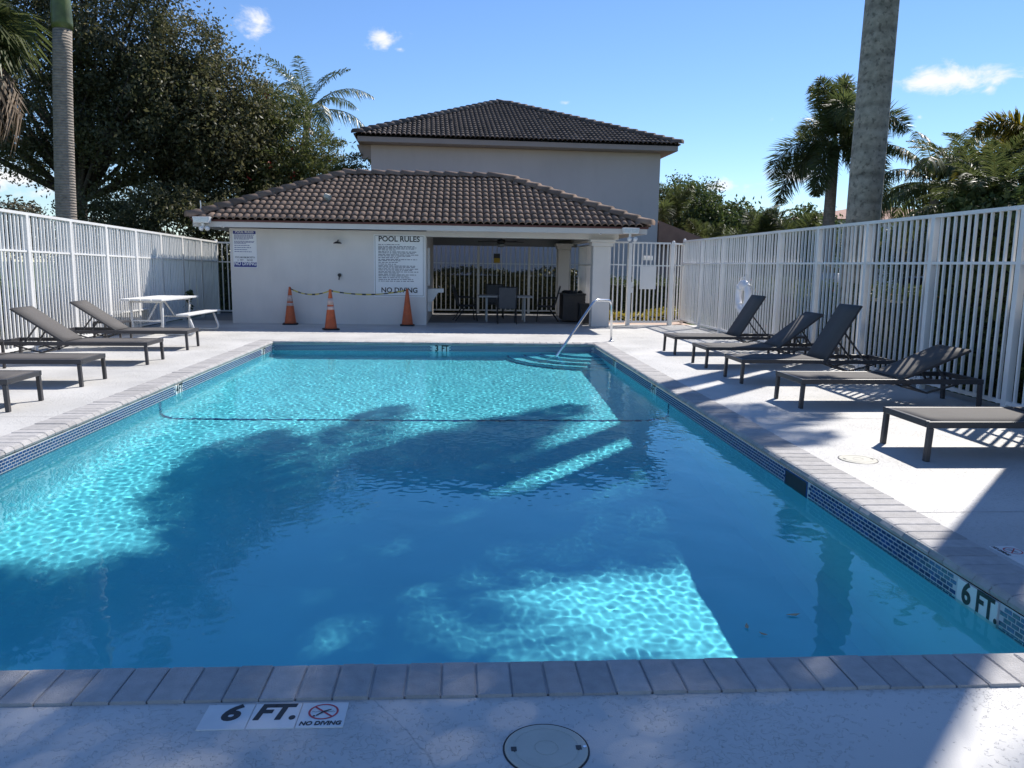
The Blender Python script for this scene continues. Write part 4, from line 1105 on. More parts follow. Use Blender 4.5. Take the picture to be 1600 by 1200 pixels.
q = MB(); q.tube([(-.02, (R_ + r_ + .025 + .02 * cos(4 * t)) * cos(t), (R_ + r_ + .025 + .02 * cos(4 * t)) * sin(t)) for t in [2 * pi * k / 48 for k in range(49)]], .008, 6, False)
q.tube([(.0, -.02, .39), (.02, -.015, .46), (.04, .0, .49), (.03, .03, .44), (0, .03, .39)], .008, 6); q.tube([(-.03, .05, -.38), (-.03, .06, -.46), (-.02, .02, -.55)], .008, 6)
q.build('rope', M_LIGHTH, lr)


# ================================================================== BUILDINGS BEHIND
ub = empty('house', (0, 0, 0), label='two-storey mauve-grey house with a dark tile hip roof behind the pavilion', cat='house')
HX0, HX1, HY0, HY1 = -3.25, 7.30, 29.1, 40.0
q = MB(); q.box(HX0, HX1, HY0, HY1, -.1, 5.68); q.build('wall', M_STUCCO2, ub)
q = MB(); q.box(HX0 - .38, HX1 + .42, HY0 - .58, HY1 + .5, 5.685, 5.698); q.build('soffit', M_FASCIA2, ub)
q = MB(); q.box(HX0 - .41, HX1 + .45, HY0 - .63, HY0 - .585, 5.70, 5.87); q.box(HX0 - .42, HX0 - .38, HY0 - .585, HY1 + .5, 5.70, 5.87); q.box(HX1 + .42, HX1 + .46, HY0 - .585, HY1 + .5, 5.70, 5.87)
q.build('fascia', M_FASCIA2, ub)
q = MB(); q.prism([(HX0 - .3, 5.2), (HX0, 5.2), (HX0, 5.68), (HX0 - .5, 5.68)], HY0 + .05, HY0 + .25); q.build('corbel', M_FASCIA2, ub, fixn=True)
hip_roof(ub, HX0 - .46, HX1 + .50, HY0 - .65, HY1 + .6, 5.90, (1.72, 1.98, 34.6), 8.28, .17, .34, M_ROOF2, 298)
for (x, y, z) in ((-.35, 30.6, 6.75), (3.2, 31.6, 7.2)):
    q = MB(); q.tube([(x, y, z - .1), (x, y, z + .16)], .06, 10); q.build('vent_pipe', M_ROOF2, ub)
_p = Vector((HX0, HY0, 0)); _th = radians(2.6); ub.rotation_euler = (0, 0, _th); ub.location = _p - Matrix.Rotation(_th, 3, 'Z') @ _p
# low wing with its own small roof, seen through the gate
lw = empty('low_wing', (0, 0, 0), label='low pinkish wing with a red tile roof seen through the gate', cat='house')
q = MB(); q.box(7.32, 9.0, 29.9, 36, -.1, 2.35); q.build('wall', M_PINK, lw)
q = MB(); q.prism([(7.32, 2.36), (9.5, 2.36), (9.55, 2.45), (7.32, 3.25)], 29.5, 36.2); q.build('roof', M_REDROOF, lw, fixn=True)
# white house across the road
wh = empty('white_house', (0, 0, 0), label='white house with an arched entry and red tile roof across the road', cat='house')
AX0, AX1, AY = 19.5, 31.5, 44.0
q = MB(); q.box(AX0, AX1, AY, AY + 9, -.1, 4.35); q.build('wall', M_HOUSE, wh)
q = MB(); q.box(23.2, 29.5, AY - 1.6, AY, -.1, 3.9); q.build('porch_wall', M_HOUSE, wh)
q = MB(); q.add([(AX0 - .5, AY - .5, 4.35), (AX1 + .5, AY - .5, 4.35), (AX1 + .5, AY + 9.5, 4.35), (AX0 - .5, AY + 9.5, 4.35), (AX0 + 5.5, AY + 4.5, 5.5), (AX1 - 5.5, AY + 4.5, 5.5)], [(0, 1, 5, 4), (1, 2, 5), (2, 3, 4, 5), (3, 0, 4), (3, 2, 1, 0)]); q.build('roof', M_REDROOF, wh)
q = MB(); n = 12; arch = [(24.5, .0), (26.1, .0)] + [(25.3 + .8 * cos(pi * k / n), 2.0 + .8 * sin(pi * k / n)) for k in range(n + 1)]; q.prism(arch, AY - 1.66, AY - 1.61); q.build('arched_door', M_GLASS, wh, fixn=True)
for (x, z) in ((26.8, 3.6), (21.0, 3.1), (22.4, 3.1), (21.0, 1.2)):
    yy = AY if x != 26.8 else AY - 1.6
    q = MB(); q.box(x - .55, x + .55, yy - .05, yy - .01, z - .55, z + .45); w = q.build('window', M_GLASS, wh)
    q = MB(); q.box(x - .6, x + .6, yy - .09, yy - .052, z - .62, z - .56); q.box(x - .02, x + .02, yy - .08, yy - .052, z - .55, z + .45); q.box(x - .55, x + .55, yy - .08, yy - .052, z - .07, z - .03); q.build('frame', M_WHITE, w)
def car(x, y, rz, mat, label):
    e = empty('parked_car', (x, y, -.085), rz, label, 'car', 'cars parked across the road')
    prof = [(-2.2, .32), (2.15, .32), (2.25, .55), (2.2, .80), (1.25, .95), (.62, 1.48), (-1.45, 1.52), (-2.05, 1.0), (-2.25, .9)]
    q = MB(); q.prism(prof, -.86, .86); q.build('body', mat, e, bevel=.06, fixn=True)
    for s in (-1, 1):
        q = MB(); q.prism([(1.05, .98), (.55, 1.42), (-.35, 1.44), (-.35, .98)], s * .862, s * .87); q.build('window', M_GLASS, e, fixn=True)
        q = MB(); q.prism([(-.45, .98), (-.45, 1.44), (-1.4, 1.46), (-1.85, 1.02)], s * .862, s * .87); q.build('window', M_GLASS, e, fixn=True)
    q = MB(); q.add([(1.26, -.72, .97), (1.26, .72, .97), (.68, .66, 1.46), (.68, -.66, 1.46)], [(0, 1, 2, 3)]); o = q.build('windscreen', M_GLASS, e); o.location.x = .02
    for wx in (-1.35, 1.4):
        for s in (-1, 1):
            q = MB(); q.lathe([(.20, -.11), (.31, -.11), (.33, -.08), (.33, .08), (.31, .11), (.20, .11)], 20); o = q.build('tyre', M_RUBBER, e, loc=(wx, s * .80, .33)); o.rotation_euler = (pi / 2, 0, 0)
            q = MB(); q.lathe([(.0001, -.09), (.2, -.10), (.2, .10), (.0001, .09)], 14); o = q.build('rim', M_STEEL, e, loc=(wx, s * .80, .33)); o.rotation_euler = (pi / 2, 0, 0)
    for s in (-1, 1):
        q = MB(); q.box(2.16, 2.25, s * .6 - .17, s * .6 + .17, .66, .78); q.build('headlight', M_LENS, e, bevel=.02)
        q = MB(); q.box(-2.26, -2.18, s * .65 - .12, s * .65 + .12, .72, .9); q.build('tail_light', M_RED, e, bevel=.02)
car(13.4, 27.8, radians(78), M_CAR, 'silver car parked across the road behind the picket fence')
car(13.6, 21.6, radians(84), M_CAR2, 'dark car parked nearer along the road behind the hedge')
# street lamp
lp = empty('street_lamp', (9.7, 35.2, -.1), label='black street lamp post with a glass lantern beside the mauve house', cat='lamp post')
q = MB(); q.tube([(0, 0, 0), (0, 0, .5), (0, 0, .52), (0, 0, 3.55)], [.09, .09, .05, .04], 10); q.build('post', M_DARK, lp)
MB().lathe([(.05, 3.55), (.1, 3.60), (.17, 3.95), (.0001, 3.96)], 8).build('lantern', pm('lamp_glass', (.7, .72, .72), .2), lp)
MB().lathe([(.19, 3.96), (.1, 4.06), (.02, 4.12), (.0001, 4.18)], 8).build('lantern_cap', M_DARK, lp)

# ================================================================== PLANTS
def leaf_cloud(P, size, aspect=.45, flat=0.0, rng=RNG):
    """kite-shaped leaves at points P (n,3)"""
    n = len(P); a = rng.normal(size=(n, 3)); a[:, 2] *= (1 - flat); a /= np.linalg.norm(a, axis=1)[:, None]
    b = rng.normal(size=(n, 3)); b -= (b * a).sum(1)[:, None] * a; b /= np.linalg.norm(b, axis=1)[:, None]
    s = (size * rng.uniform(.6, 1.35, n))[:, None]
    V = np.stack([P - a * s * .5, P + b * s * aspect * .5 + a * s * .05, P + a * s * .5, P - b * s * aspect * .5 + a * s * .05], 1).reshape(-1, 3)
    Fq = np.arange(n * 4).reshape(n, 4); t = np.repeat(np.clip(rng.beta(1.4, 2.6, n), 0, 1), 4)
    return V, Fq, t


def clumps_in(ells, n, rng, inner=.35):
    """clump centres spread through ellipsoids, thicker near the skin"""
    out = []
    vol = np.array([e[3] * e[4] * e[5] for e in ells]); vol = vol / vol.sum()
    for e, v in zip(ells, vol):
        m = max(3, int(n * v)); d_ = rng.normal(size=(m, 3)); d_ /= np.linalg.norm(d_, axis=1)[:, None]
        r_ = (inner ** 3 + (1 - inner ** 3) * rng.uniform(0, 1, m)) ** (1 / 3)
        out.append(np.array(e[:3]) + d_ * r_[:, None] * np.array(e[3:6]))
    return np.concatenate(out)


def tree(name, base, trunk_pts, trunk_r, ells, nclump, per, leaf, mat, label, cat='tree', group=None, clump_r=.5, inner=.35, nlimb=26, seed=1, aspect=.45, flowers=None, droop=0.0):
    rng = np.random.default_rng(seed); e = empty(name, base, label=label, cat=cat, group=group)
    B = Vector(base)
    C = clumps_in(ells, nclump, rng, inner)
    # trunk and limbs
    q = MB(); fork = Vector(trunk_pts[-1])
    q.tube(trunk_pts, [trunk_r * (1 - .45 * i / (len(trunk_pts) - 1)) for i in range(len(trunk_pts))], 10)
    tr = q.build('trunk', M_BARK, e, smooth=True)
    idx = rng.choice(len(C), min(nlimb, len(C)), replace=False)
    for i in idx:
        tip = Vector(C[i]); st = Vector(trunk_pts[rng.integers(max(1, len(trunk_pts) - 2), len(trunk_pts))]); mid = st.lerp(tip, .5) + Vector(rng.normal(0, .25, 3)) + Vector((0, 0, -.25 if tip.z < st.z + 1 else .25))
        r0 = trunk_r * rng.uniform(.22, .46)
        m = MB(); m.tube([st, st.lerp(mid, .5) + Vector(rng.normal(0, .12, 3)), mid, mid.lerp(tip, .55) + Vector(rng.normal(0, .15, 3)), tip], [r0, r0 * .8, r0 * .6, r0 * .35, r0 * .12], 6, False); m.build('limb', M_BARK, e, smooth=True)
    # leaves
    P = np.repeat(C, per, 0); rr = rng.normal(0, 1, P.shape); P = P + rr * clump_r * np.array([.75, .75, .55]) * rng.uniform(.6, 1.3, (len(C), 1)).repeat(per, 0)
    if droop: P[:, 2] -= droop * np.abs(rr[:, 2])
    V, Fq, t = leaf_cloud(P, leaf, aspect, rng=rng)
    place('crown', fast_mesh('crown', V, Fq, mat, t), e)
    if flowers:
        fm, nf, fs = flowers; pick = rng.choice(len(P), nf, replace=False); Pf = np.repeat(P[pick], 10, 0) + rng.normal(0, .05, (nf * 10, 3)) * np.array([.7, .7, 1.6])
        V, Fq, t = leaf_cloud(Pf, fs, .5, rng=rng); f_ = place('blossom', fast_mesh('blossom', V, Fq, fm, t), e); f_['kind'] = 'stuff'
    return e


# big dark oak behind the left fence
tree('oak_tree', (-13.0, 28.2, -.1), [(0, 0, 0), (.05, .1, 1.2), (-.1, .2, 2.5), (.1, 0, 3.6), (.3, .2, 4.8)], .30,
     [(-3.6, 0, 5.9, 1.7, 1.6, 1.1), (-2.8, .4, 7.6, 1.8, 1.6, 1.3), (-4.6, 0, 8.4, 1.6, 1.5, 1.2), (-1.6, -.3, 9.5, 1.7, 1.6, 1.3), (-3.4, 0, 10.6, 1.5, 1.4, 1.1), (0, 0, 11.0, 1.6, 1.5, 1.2), (.8, -.6, 8.2, 1.9, 1.7, 1.5),
      (2.0, .2, 10.2, 1.5, 1.4, 1.2), (2.6, -.6, 7.0, 1.7, 1.6, 1.4), (3.7, 0, 8.7, 1.5, 1.4, 1.2), (4.8, 0, 7.3, 1.5, 1.4, 1.3), (.2, -.8, 6.0, 1.8, 1.5, 1.1), (3.6, -.4, 5.6, 1.7, 1.5, 1.2), (5.5, .2, 5.8, 1.5, 1.4, 1.4), (-1.2, -.6, 4.9, 1.4, 1.3, .8), (3.2, .2, 11.0, 1.0, 1.0, .8), (-5.4, 0, 6.9, 1.2, 1.2, .9)],
     1150, 110, .115, M_OAK, 'large dark-leaved oak towering behind the picnic table fence', clump_r=.36, inner=.3, nlimb=70, seed=3, aspect=.5)
tree('oak_tree', (-10.7, 27.6, -.1), [(0, 0, 0), (.05, .0, 1.4), (.3, .1, 2.8), (.9, .1, 4.2), (1.1, .2, 5.2)], .24,
     [(.9, 0, 6.0, 3.0, 2.2, 2.1), (2.6, .3, 4.3, 2.6, 1.9, 1.7), (0, 0, 7.6, 2.2, 2.0, 1.6), (.2, .5, 3.6, 2.6, 1.4, 1.1)],
     420, 95, .14, M_OAK, 'second dark-leaved tree merging with the oak, trunk leaning toward the pavilion', clump_r=.42, inner=.2, nlimb=30, seed=4, aspect=.5)
tree('bottlebrush_tree', (-5.6, 29.6, -.1), [(0, 0, 0), (.0, .1, 1.5), (-.2, 0, 2.8), (.1, 0, 3.8)], .17,
     [(-.9, 0, 5.4, 2.0, 1.7, 2.1), (.8, -.3, 4.6, 1.5, 1.6, 1.7), (-2.0, -.3, 4.8, 1.9, 1.5, 2.2), (-1.2, 0, 7.0, 1.3, 1.2, 1.1), (-2.6, 0, 6.4, 1.3, 1.2, 1.3)],
     420, 150, .17, M_BOTTLE, 'green weeping bottlebrush tree with red flowers behind the tile roof', clump_r=.34, inner=.25, nlimb=22, seed=5, aspect=.24, flowers=(M_REDFL, 90, .10), droop=.35)
tree('shrub_tree', (-9.2, 25.4, -.1), [(0, 0, 0), (.05, .0, .8), (0, .1, 1.6)], .10, [(0, 0, 2.4, 2.2, 1.0, 1.5), (1.9, .3, 2.2, 1.5, 1.0, 1.5), (-2.4, .8, 2.3, 1.5, 1.0, 1.3)], 300, 95, .12, M_OAK,
     'dark understorey shrub in the shade behind the fence corner', clump_r=.3, nlimb=12, seed=6)


def frond_mesh(name, L_, e0, bend, mat, n=46, ll=.55, style='flat', w=.035, seed=0, vee=.5, hang=.25):
    """a feather frond growing along +x from the origin: e0 start elevation, bend total downward turn"""
    rd = np.random.default_rng(seed); V = []; Fq = []; T = []
    S = 22; pts = []; x = z = 0.0
    for i in range(S + 1):
        t = i / S; a = e0 - bend * t ** 1.4; pts.append((x, z, a)); x += L_ / S * cos(a); z += L_ / S * sin(a)
    def at(t):
        f_ = min(t, .9999) * S; i = int(f_); k = f_ - i; p0, p1 = pts[i], pts[i + 1]
        return p0[0] + (p1[0] - p0[0]) * k, p0[1] + (p1[1] - p0[1]) * k, p0[2] + (p1[2] - p0[2]) * k
    for i in range(S):                       # rachis as a thin strip pair
        x0, z0, a0 = pts[i]; x1, z1, a1 = pts[i + 1]; w0 = .026 * (1 - i / S) + .004; b = len(V)
        V += [(x0, -w0, z0), (x0, w0, z0), (x1, w0, z1), (x1, -w0, z1), (x0, 0, z0 - w0), (x0, 0, z0 + w0), (x1, 0, z1 + w0), (x1, 0, z1 - w0)]
        Fq += [(b, b + 1, b + 2, b + 3), (b + 4, b + 5, b + 6, b + 7)]; T += [.9] * 8
    t0 = .10 if style != 'flat' else .12
    reps = 3 if style == 'plume' else 1
    for k in range(n):
        t = t0 + (1 - t0) * (k + rd.uniform(0, .6)) / n; px_, pz_, a = at(t)
        tang = np.array([cos(a), 0, sin(a)]); up = np.array([-sin(a), 0, cos(a)])
        prof = sin(pi * (.12 + .86 * t)) ** .6
        for s in (-1, 1):
            for q in range(reps):
                if style == 'plume': th = rd.uniform(0, 2 * pi); side = np.array([0, cos(th), 0]) + up * sin(th)
                else:
                    th = vee + rd.normal(0, .13); side = np.array([0, s * cos(th), 0]) + up * sin(th)
                d_ = side * .86 + tang * (.5 + rd.normal(0, .08)); d_ /= np.linalg.norm(d_)
                l_ = ll * prof * rd.uniform(.82, 1.12); b = len(V)
                p0 = np.array([px_, 0, pz_]); mid = p0 + d_ * l_ * .5 + np.array([0, 0, -hang * l_ * .18]); tip = p0 + d_ * l_ * .96 + np.array([0, 0, -hang * l_ * .75])
                wv_ = np.cross(d_, up + rd.normal(0, .35, 3)); wv_ /= (np.linalg.norm(wv_) + 1e-9)
                hw_ = w * .5
                V += [tuple(p0 - wv_ * hw_ * .35), tuple(p0 + wv_ * hw_ * .35), tuple(mid + wv_ * hw_), tuple(mid - wv_ * hw_), tuple(tip + wv_ * hw_ * .12), tuple(tip - wv_ * hw_ * .12)]
                Fq += [(b, b + 1, b + 2, b + 3), (b + 3, b + 2, b + 4, b + 5)]; tt = float(rd.beta(1.5, 2.5)); T += [tt] * 6
    return fast_mesh(name, np.array(V), np.array(Fq), mat, np.array(T))


def palm(name, base, h, r0, r1, bark, crown, nf, label, lean=(0, 0), shaft=0.0, group=None, seed=0, yaw0=0.0, scale=1.0, cat='palm tree', bulge=0.0):
    """crown: list of (mesh, share) from youngest to oldest frond"""
    rd = random.Random(seed); e = empty(name, base, label=label, cat=cat, group=group)
    q = MB(); pts = []; rs = []
    for i in range(13):
        t = i / 12; pts.append((lean[0] * t * t, lean[1] * t * t, h * t)); rs.append((r0 + (r1 - r0) * t) * (1 + bulge * sin(pi * min(1, t * 1.2)) ** 2) * (1.18 if i == 0 else 1))
    q.tube(pts, rs, 18); q.build('trunk', bark, e, smooth=True)
    top = Vector(pts[-1])
    if shaft:
        m = MB(); m.lathe([(r1 * 1.08, -.03), (r1 * 1.12, .1), (r1 * .95, shaft * .5), (r1 * .55, shaft), (.02, shaft + .25)], 14, top); m.build('crownshaft', M_SHAFT, e, smooth=True)
    for k in range(nf):
        f_ = k / max(1, nf - 1); me = crown[min(len(crown) - 1, int(f_ * len(crown)))]
        rz = yaw0 + k * 2.39996 + rd.gauss(0, .18); s = scale * rd.uniform(.88, 1.1)
        rx = rd.gauss(0, .10); ry = rd.gauss(0, .07)
        place('frond', me, e, top + Vector((0, 0, shaft * .95 - f_ * .12 * (1 + shaft))), (rx, ry, rz), (s, s, s))
    return e


# royal palm fronds
ROY = [frond_mesh('frond', 3.9, 1.2, 1.2, M_PALM, 105, .72, 'flat', .055, 1, .5, .35), frond_mesh('frond', 4.1, .75, 1.5, M_PALM, 110, .78, 'flat', .055, 2, .35, .5),
       frond_mesh('frond', 3.9, .15, 1.35, M_PALM, 105, .72, 'flat', .055, 3, .2, .7)]
palm('royal_palm', (6.98, 13.62, -.1), 10.858, .285, .25, M_ROYALBARK, ROY, 16, 'thick pale lichen-spotted royal palm trunk rising behind the middle of the lounger row', lean=(.12, 0), shaft=1.5, seed=71, yaw0=5.3262, scale=1.1184, bulge=.03, group='royal palms around the pool')
palm('royal_palm', (6.95, 8.25, -.1), 10.726, .27, .24, M_ROYALBARK, ROY, 22, 'royal palm outside the picture edge whose trunk shades the deck by the 6 FT. marker', shaft=1.4, seed=8, yaw0=3.4329, scale=1.0325, group='royal palms around the pool')
palm('royal_palm', (8.10, 15.72, -.1), 12.814, .245, .215, M_ROYALBARK, ROY, 20, 'taller royal palm added unseen behind the lichen-spotted trunk, its crown shading the near pool', shaft=1.5, seed=74, yaw0=.5491, scale=1.0095, group='royal palms around the pool')  # unseen palm, added so its crown shades the near side of the pool
palm('royal_palm', (8.6, 4.6, -.1), 8.6, .27, .24, M_ROYALBARK, ROY, 16, 'royal palm standing well outside the picture beside the near deck', shaft=1.3, seed=8, yaw0=2.1, group='royal palms around the pool')
palm('royal_palm', (-8.75, 18.3, -.1), 6.5, .225, .185, M_RINGBARK, ROY[:2], 13, 'slim ringed royal palm trunk behind the fence on the oak side', lean=(.22, 0), shaft=2.1, seed=4, yaw0=.9, group='royal palms around the pool')
# coconut palm behind the bottlebrush
COC = [frond_mesh('frond', 2.9, 1.2, 1.0, M_PALMBLUE, 46, .62, 'flat', .05, 11, .25, .5), frond_mesh('frond', 3.1, .75, 1.5, M_PALMBLUE, 46, .62, 'flat', .05, 12, .1, .9), frond_mesh('frond', 3.0, .3, 1.5, M_PALMBLUE, 44, .6, 'flat', .05, 13, 0, 1.1)]
palm('coconut_palm', (-7.0, 34.6, -.1), 7.9, .17, .13, M_RINGBARK, COC, 16, 'feathery coconut palm rising behind the bottlebrush tree', lean=(.6, 0), seed=6, yaw0=.2, scale=.95)
# foxtail palms on the right
FOX = [frond_mesh('frond', 2.4, 1.4, .9, M_PALM, 88, .80, 'plume', .036, 21), frond_mesh('frond', 2.9, .95, 2.2, M_PALM, 96, .80, 'plume', .036, 22), frond_mesh('frond', 2.9, .45, 2.2, M_PALM, 96, .80, 'plume', .036, 23), frond_mesh('frond', 2.8, -.2, 1.5, M_PALM, 92, .76, 'plume', .036, 26)]
FOXY = [frond_mesh('frond', 2.5, 1.0, 1.9, M_PALMYEL, 76, .55, 'plume', .05, 24), frond_mesh('frond', 2.6, .6, 2.2, M_PALMYEL, 76, .55, 'plume', .05, 25)]
palm('foxtail_palm', (13.2, 28.2, -.1), 5.6, .24, .18, M_RINGBARK, FOX, 15, 'tall foxtail palm with bushy plume fronds beside the lichen-spotted trunk', shaft=.6, seed=3, yaw0=2.6)
palm('foxtail_palm', (9.0, 11.9, -.1), 2.95, .18, .14, M_RINGBARK, FOXY, 12, 'yellowing foxtail palm at the picture edge above the fence', shaft=.5, seed=9, yaw0=.6, scale=.58)
palm('queen_palm', (15.5, 25.6, -.1), 4.5, .17, .13, M_RINGBARK, [frond_mesh('frond', 2.5, 1.2, 1.1, M_PALM, 70, .62, 'flat', .045, 31, .2, 1.1), frond_mesh('frond', 2.7, .8, 1.8, M_PALM, 70, .62, 'flat', .045, 32, .1, 1.3), frond_mesh('frond', 2.5, .3, 1.8, M_PALM, 70, .6, 'flat', .045, 33, 0, 1.4)], 20,
     'arching queen palm between the lichen-spotted trunk and the yellow palm', seed=12, yaw0=.1, scale=1.0)
palm('areca_palm', (7.75, 11.75, -.1), 2.7, .10, .08, M_RINGBARK, ROY, 22, 'feathery palm just behind the fence next to the tall hedge', seed=41, yaw0=.3, scale=.36)
palm('areca_palm', (7.5, 10.9, -.1), 2.5, .10, .08, M_RINGBARK, ROY, 20, 'smaller feathery palm growing out of the end of the tall hedge', seed=42, yaw0=1.3, scale=.33)
palm('foxtail_palm', (8.75, 33.2, -.1), 3.1, .15, .12, M_RINGBARK, FOX, 10, 'foxtail palm hugging the corner of the mauve house', shaft=.4, seed=14, yaw0=1.0, scale=.8)
palm('areca_palm', (11.2, 36.5, -.1), 2.6, .14, .10, M_RINGBARK, FOX, 12, 'low bushy palm beside the street lamp', seed=15, yaw0=.5, scale=.85)
palm('areca_palm', (12.6, 29.4, -.1), 1.9, .13, .10, M_RINGBARK, FOX, 12, 'dark bushy palm at the foot of the tall foxtail palm', seed=19, yaw0=.3, scale=.9)
palm('areca_palm', (10.3, 31.4, -.1), 1.5, .13, .10, M_RINGBARK, ROY, 14, 'feathery low palm right behind the fence corner', seed=20, yaw0=1.1, scale=.5)
palm('areca_palm', (9.5, 31.0, -.1), 2.2, .13, .10, M_RINGBARK, FOX, 12, 'dark bushy palm next to the low pinkish wing', seed=43, yaw0=.9, scale=.62)
palm('areca_palm', (11.4, 30.2, -.1), 2.3, .13, .10, M_RINGBARK, FOX, 13, 'dark mop-headed palm halfway between the gate corner and the tall foxtail palm', seed=44, yaw0=2.0, scale=.72)
palm('areca_palm', (13.6, 36.0, -.1), 3.0, .14, .10, M_RINGBARK, ROY, 12, 'low feathery palm between the street lamp and the tall foxtail palm', seed=16, yaw0=.8, scale=.62)

# fan palm with a skirt of dead leaves, top corner
def fan_leaf(name, mat, R=.95, pet=.7, droop=.9, seed=0, nseg=26):
    rd = np.random.default_rng(seed); V = []; Fq = []; T = []
    V += [(0, -.015, 0), (0, .015, 0), (pet, .012, -.04), (pet, -.012, -.04)]; Fq.append((0, 1, 2, 3)); T += [.8] * 4
    for k in range(nseg):
        a = radians(-125 + 250 * k / (nseg - 1)); l_ = R * (1 - .25 * (abs(a) / radians(125)) ** 2) * rd.uniform(.9, 1.08); b = len(V)
        d_ = np.array([cos(a), sin(a), 0]); pn = np.array([-sin(a), cos(a), 0]); p0 = np.array([pet, 0, -.04])
        m1 = p0 + d_ * l_ * .5 + np.array([0, 0, .02]); tip = p0 + d_ * l_ * .9 + np.array([0, 0, -droop * l_ * .55 * rd.uniform(.7, 1.2)]); hw_ = .035
        V += [tuple(p0), tuple(m1 + pn * hw_), tuple(tip), tuple(m1 - pn * hw_)]; Fq.append((b, b + 1, b + 2, b + 3)); T += [float(rd.beta(1.5, 2.5))] * 4
    return fast_mesh(name, np.array(V), np.array(Fq), mat, np.array(T))
fp = empty('fan_palm', (-11.2, 19.2, -.1), label='fan palm with a skirt of brown hanging leaves at the top corner beside the oak', cat='palm tree')
q = MB(); q.tube([(0, 0, 0), (0, 0, 3), (.05, 0, 6.6)], [.25, .22, .22], 12); q.build('trunk', M_BARK, fp, smooth=True)
fl = [fan_leaf('frond', M_PALM, seed=k) for k in range(2)]; dl = [fan_leaf('frond', M_DEADF, .9, .75, 1.3, 5 + k) for k in range(2)]
rd = random.Random(3)
for k in range(34):
    el = radians(rd.uniform(-30, 75)); place('frond', fl[k % 2], fp, (.05, 0, 6.5 + rd.uniform(-.1, .25)), (rd.gauss(0, .25), -el, k * 2.39996), [rd.uniform(1.0, 1.3)] * 3)
for k in range(84):
    el = radians(rd.uniform(-84, -30)); place('frond', dl[k % 2], fp, (.05, 0, 6.35 + rd.uniform(-.5, .15)), (rd.gauss(0, .3), -el, k * 2.39996), [rd.uniform(.9, 1.25)] * 3)

# other trees beyond the fences
tree('broadleaf_tree', (12.9, 45.0, -.1), [(0, 0, 0), (.1, 0, 1.5), (0, .1, 3.0)], .16, [(0, 0, 5.2, 1.6, 1.5, 1.6), (-1.2, 0, 3.4, 1.3, 1.2, 1.1), (1.2, 0, 3.2, 1.3, 1.2, 1.2)], 130, 80, .20, M_BROAD, 'light green leafy tree beyond the street lamp', clump_r=.4, seed=21)
tree('broadleaf_tree', (10.6, 30.2, -.1), [(0, 0, 0), (.1, 0, .8), (0, .1, 1.5)], .13, [(0, 0, 1.6, 1.5, 1.2, .9), (1.8, .4, 1.5, 1.4, 1.1, .8)], 110, 90, .15, M_BROAD, 'dense green shrub tree behind the fence corner near the gate', clump_r=.32, seed=22)
tree('broadleaf_tree', (14.2, 33.5, -.1), [(0, 0, 0), (.1, 0, 1.0), (0, .1, 2.0)], .15, [(-1.6, 0, 2.5, 1.7, 1.5, 1.4), (.6, 0, 2.8, 1.7, 1.5, 1.5)], 130, 90, .17, M_BROAD, 'dark green tree behind the tall foxtail palm', clump_r=.36, seed=23)
tree('broadleaf_tree', (16.4, 23.5, -.1), [(0, 0, 0), (.1, 0, .8), (0, .1, 1.6)], .13, [(-1.6, 0, 2.2, 1.5, 1.3, 1.1), (.6, 0, 2.3, 1.5, 1.3, 1.2), (2.6, 0, 2.2, 1.4, 1.3, 1.2)], 200, 95, .15, M_OAK, 'dark bushy tree under the yellowing palm behind the fence', clump_r=.32, seed=27)
tree('broadleaf_tree', (12.0, 32.5, -.1), [(0, 0, 0), (.1, 0, .8), (0, .1, 1.6)], .13, [(-1.0, 0, 1.9, 1.6, 1.3, 1.1), (1.4, 0, 2.0, 1.5, 1.3, 1.1)], 170, 95, .16, M_BROAD, 'rounded green tree in front of the low palms past the fence corner', clump_r=.34, seed=28)
tree('broadleaf_tree', (18.6, 26.5, -.1), [(0, 0, 0), (.1, 0, 1.2), (0, .1, 2.2)], .14, [(-1.4, 0, 3.4, 1.6, 1.4, 1.3), (.8, 0, 3.7, 1.6, 1.4, 1.3), (2.6, 0, 3.2, 1.5, 1.3, 1.4)], 230, 95, .16, M_BROAD, 'leafy green tree rising behind the queen palm fronds', clump_r=.34, seed=29)
tree('broadleaf_tree', (10.6, 34.5, -.1), [(0, 0, 0), (.1, 0, 1.2), (0, .1, 2.4)], .14, [(-.4, 0, 3.7, 1.3, 1.2, 1.2), (1.1, 0, 3.3, 1.3, 1.2, 1.1)], 120, 95, .17, M_BROAD, 'loose light green tree between the mauve house and the tall foxtail palm', clump_r=.4, seed=30)
tree('ficus_tree', (9.6, 10.8, -.1), [(0, 0, 0), (.1, 0, .8), (0, .1, 1.5)], .15, [(0, 0, 2.0, 1.0, 2.4, 1.3), (.6, 2.2, 1.75, .9, 1.5, 1.15), (.3, -2.6, 2.0, 1.0, 1.8, 1.3)], 330, 100, .10, M_OAK, 'dense shrub filling the view behind the fence at the picture edge', clump_r=.25, inner=.45, seed=24)
tree('broadleaf_tree', (19.0, 31.0, -.1), [(0, 0, 0), (.1, 0, 1.0), (0, .1, 2.0)], .15, [(-.6, 0, 2.6, 2.0, 1.6, 1.5), (2.2, 0, 2.9, 2.0, 1.6, 1.6)], 150, 90, .17, M_BROAD, 'green leafy tree below the queen palm fronds', clump_r=.36, seed=25)
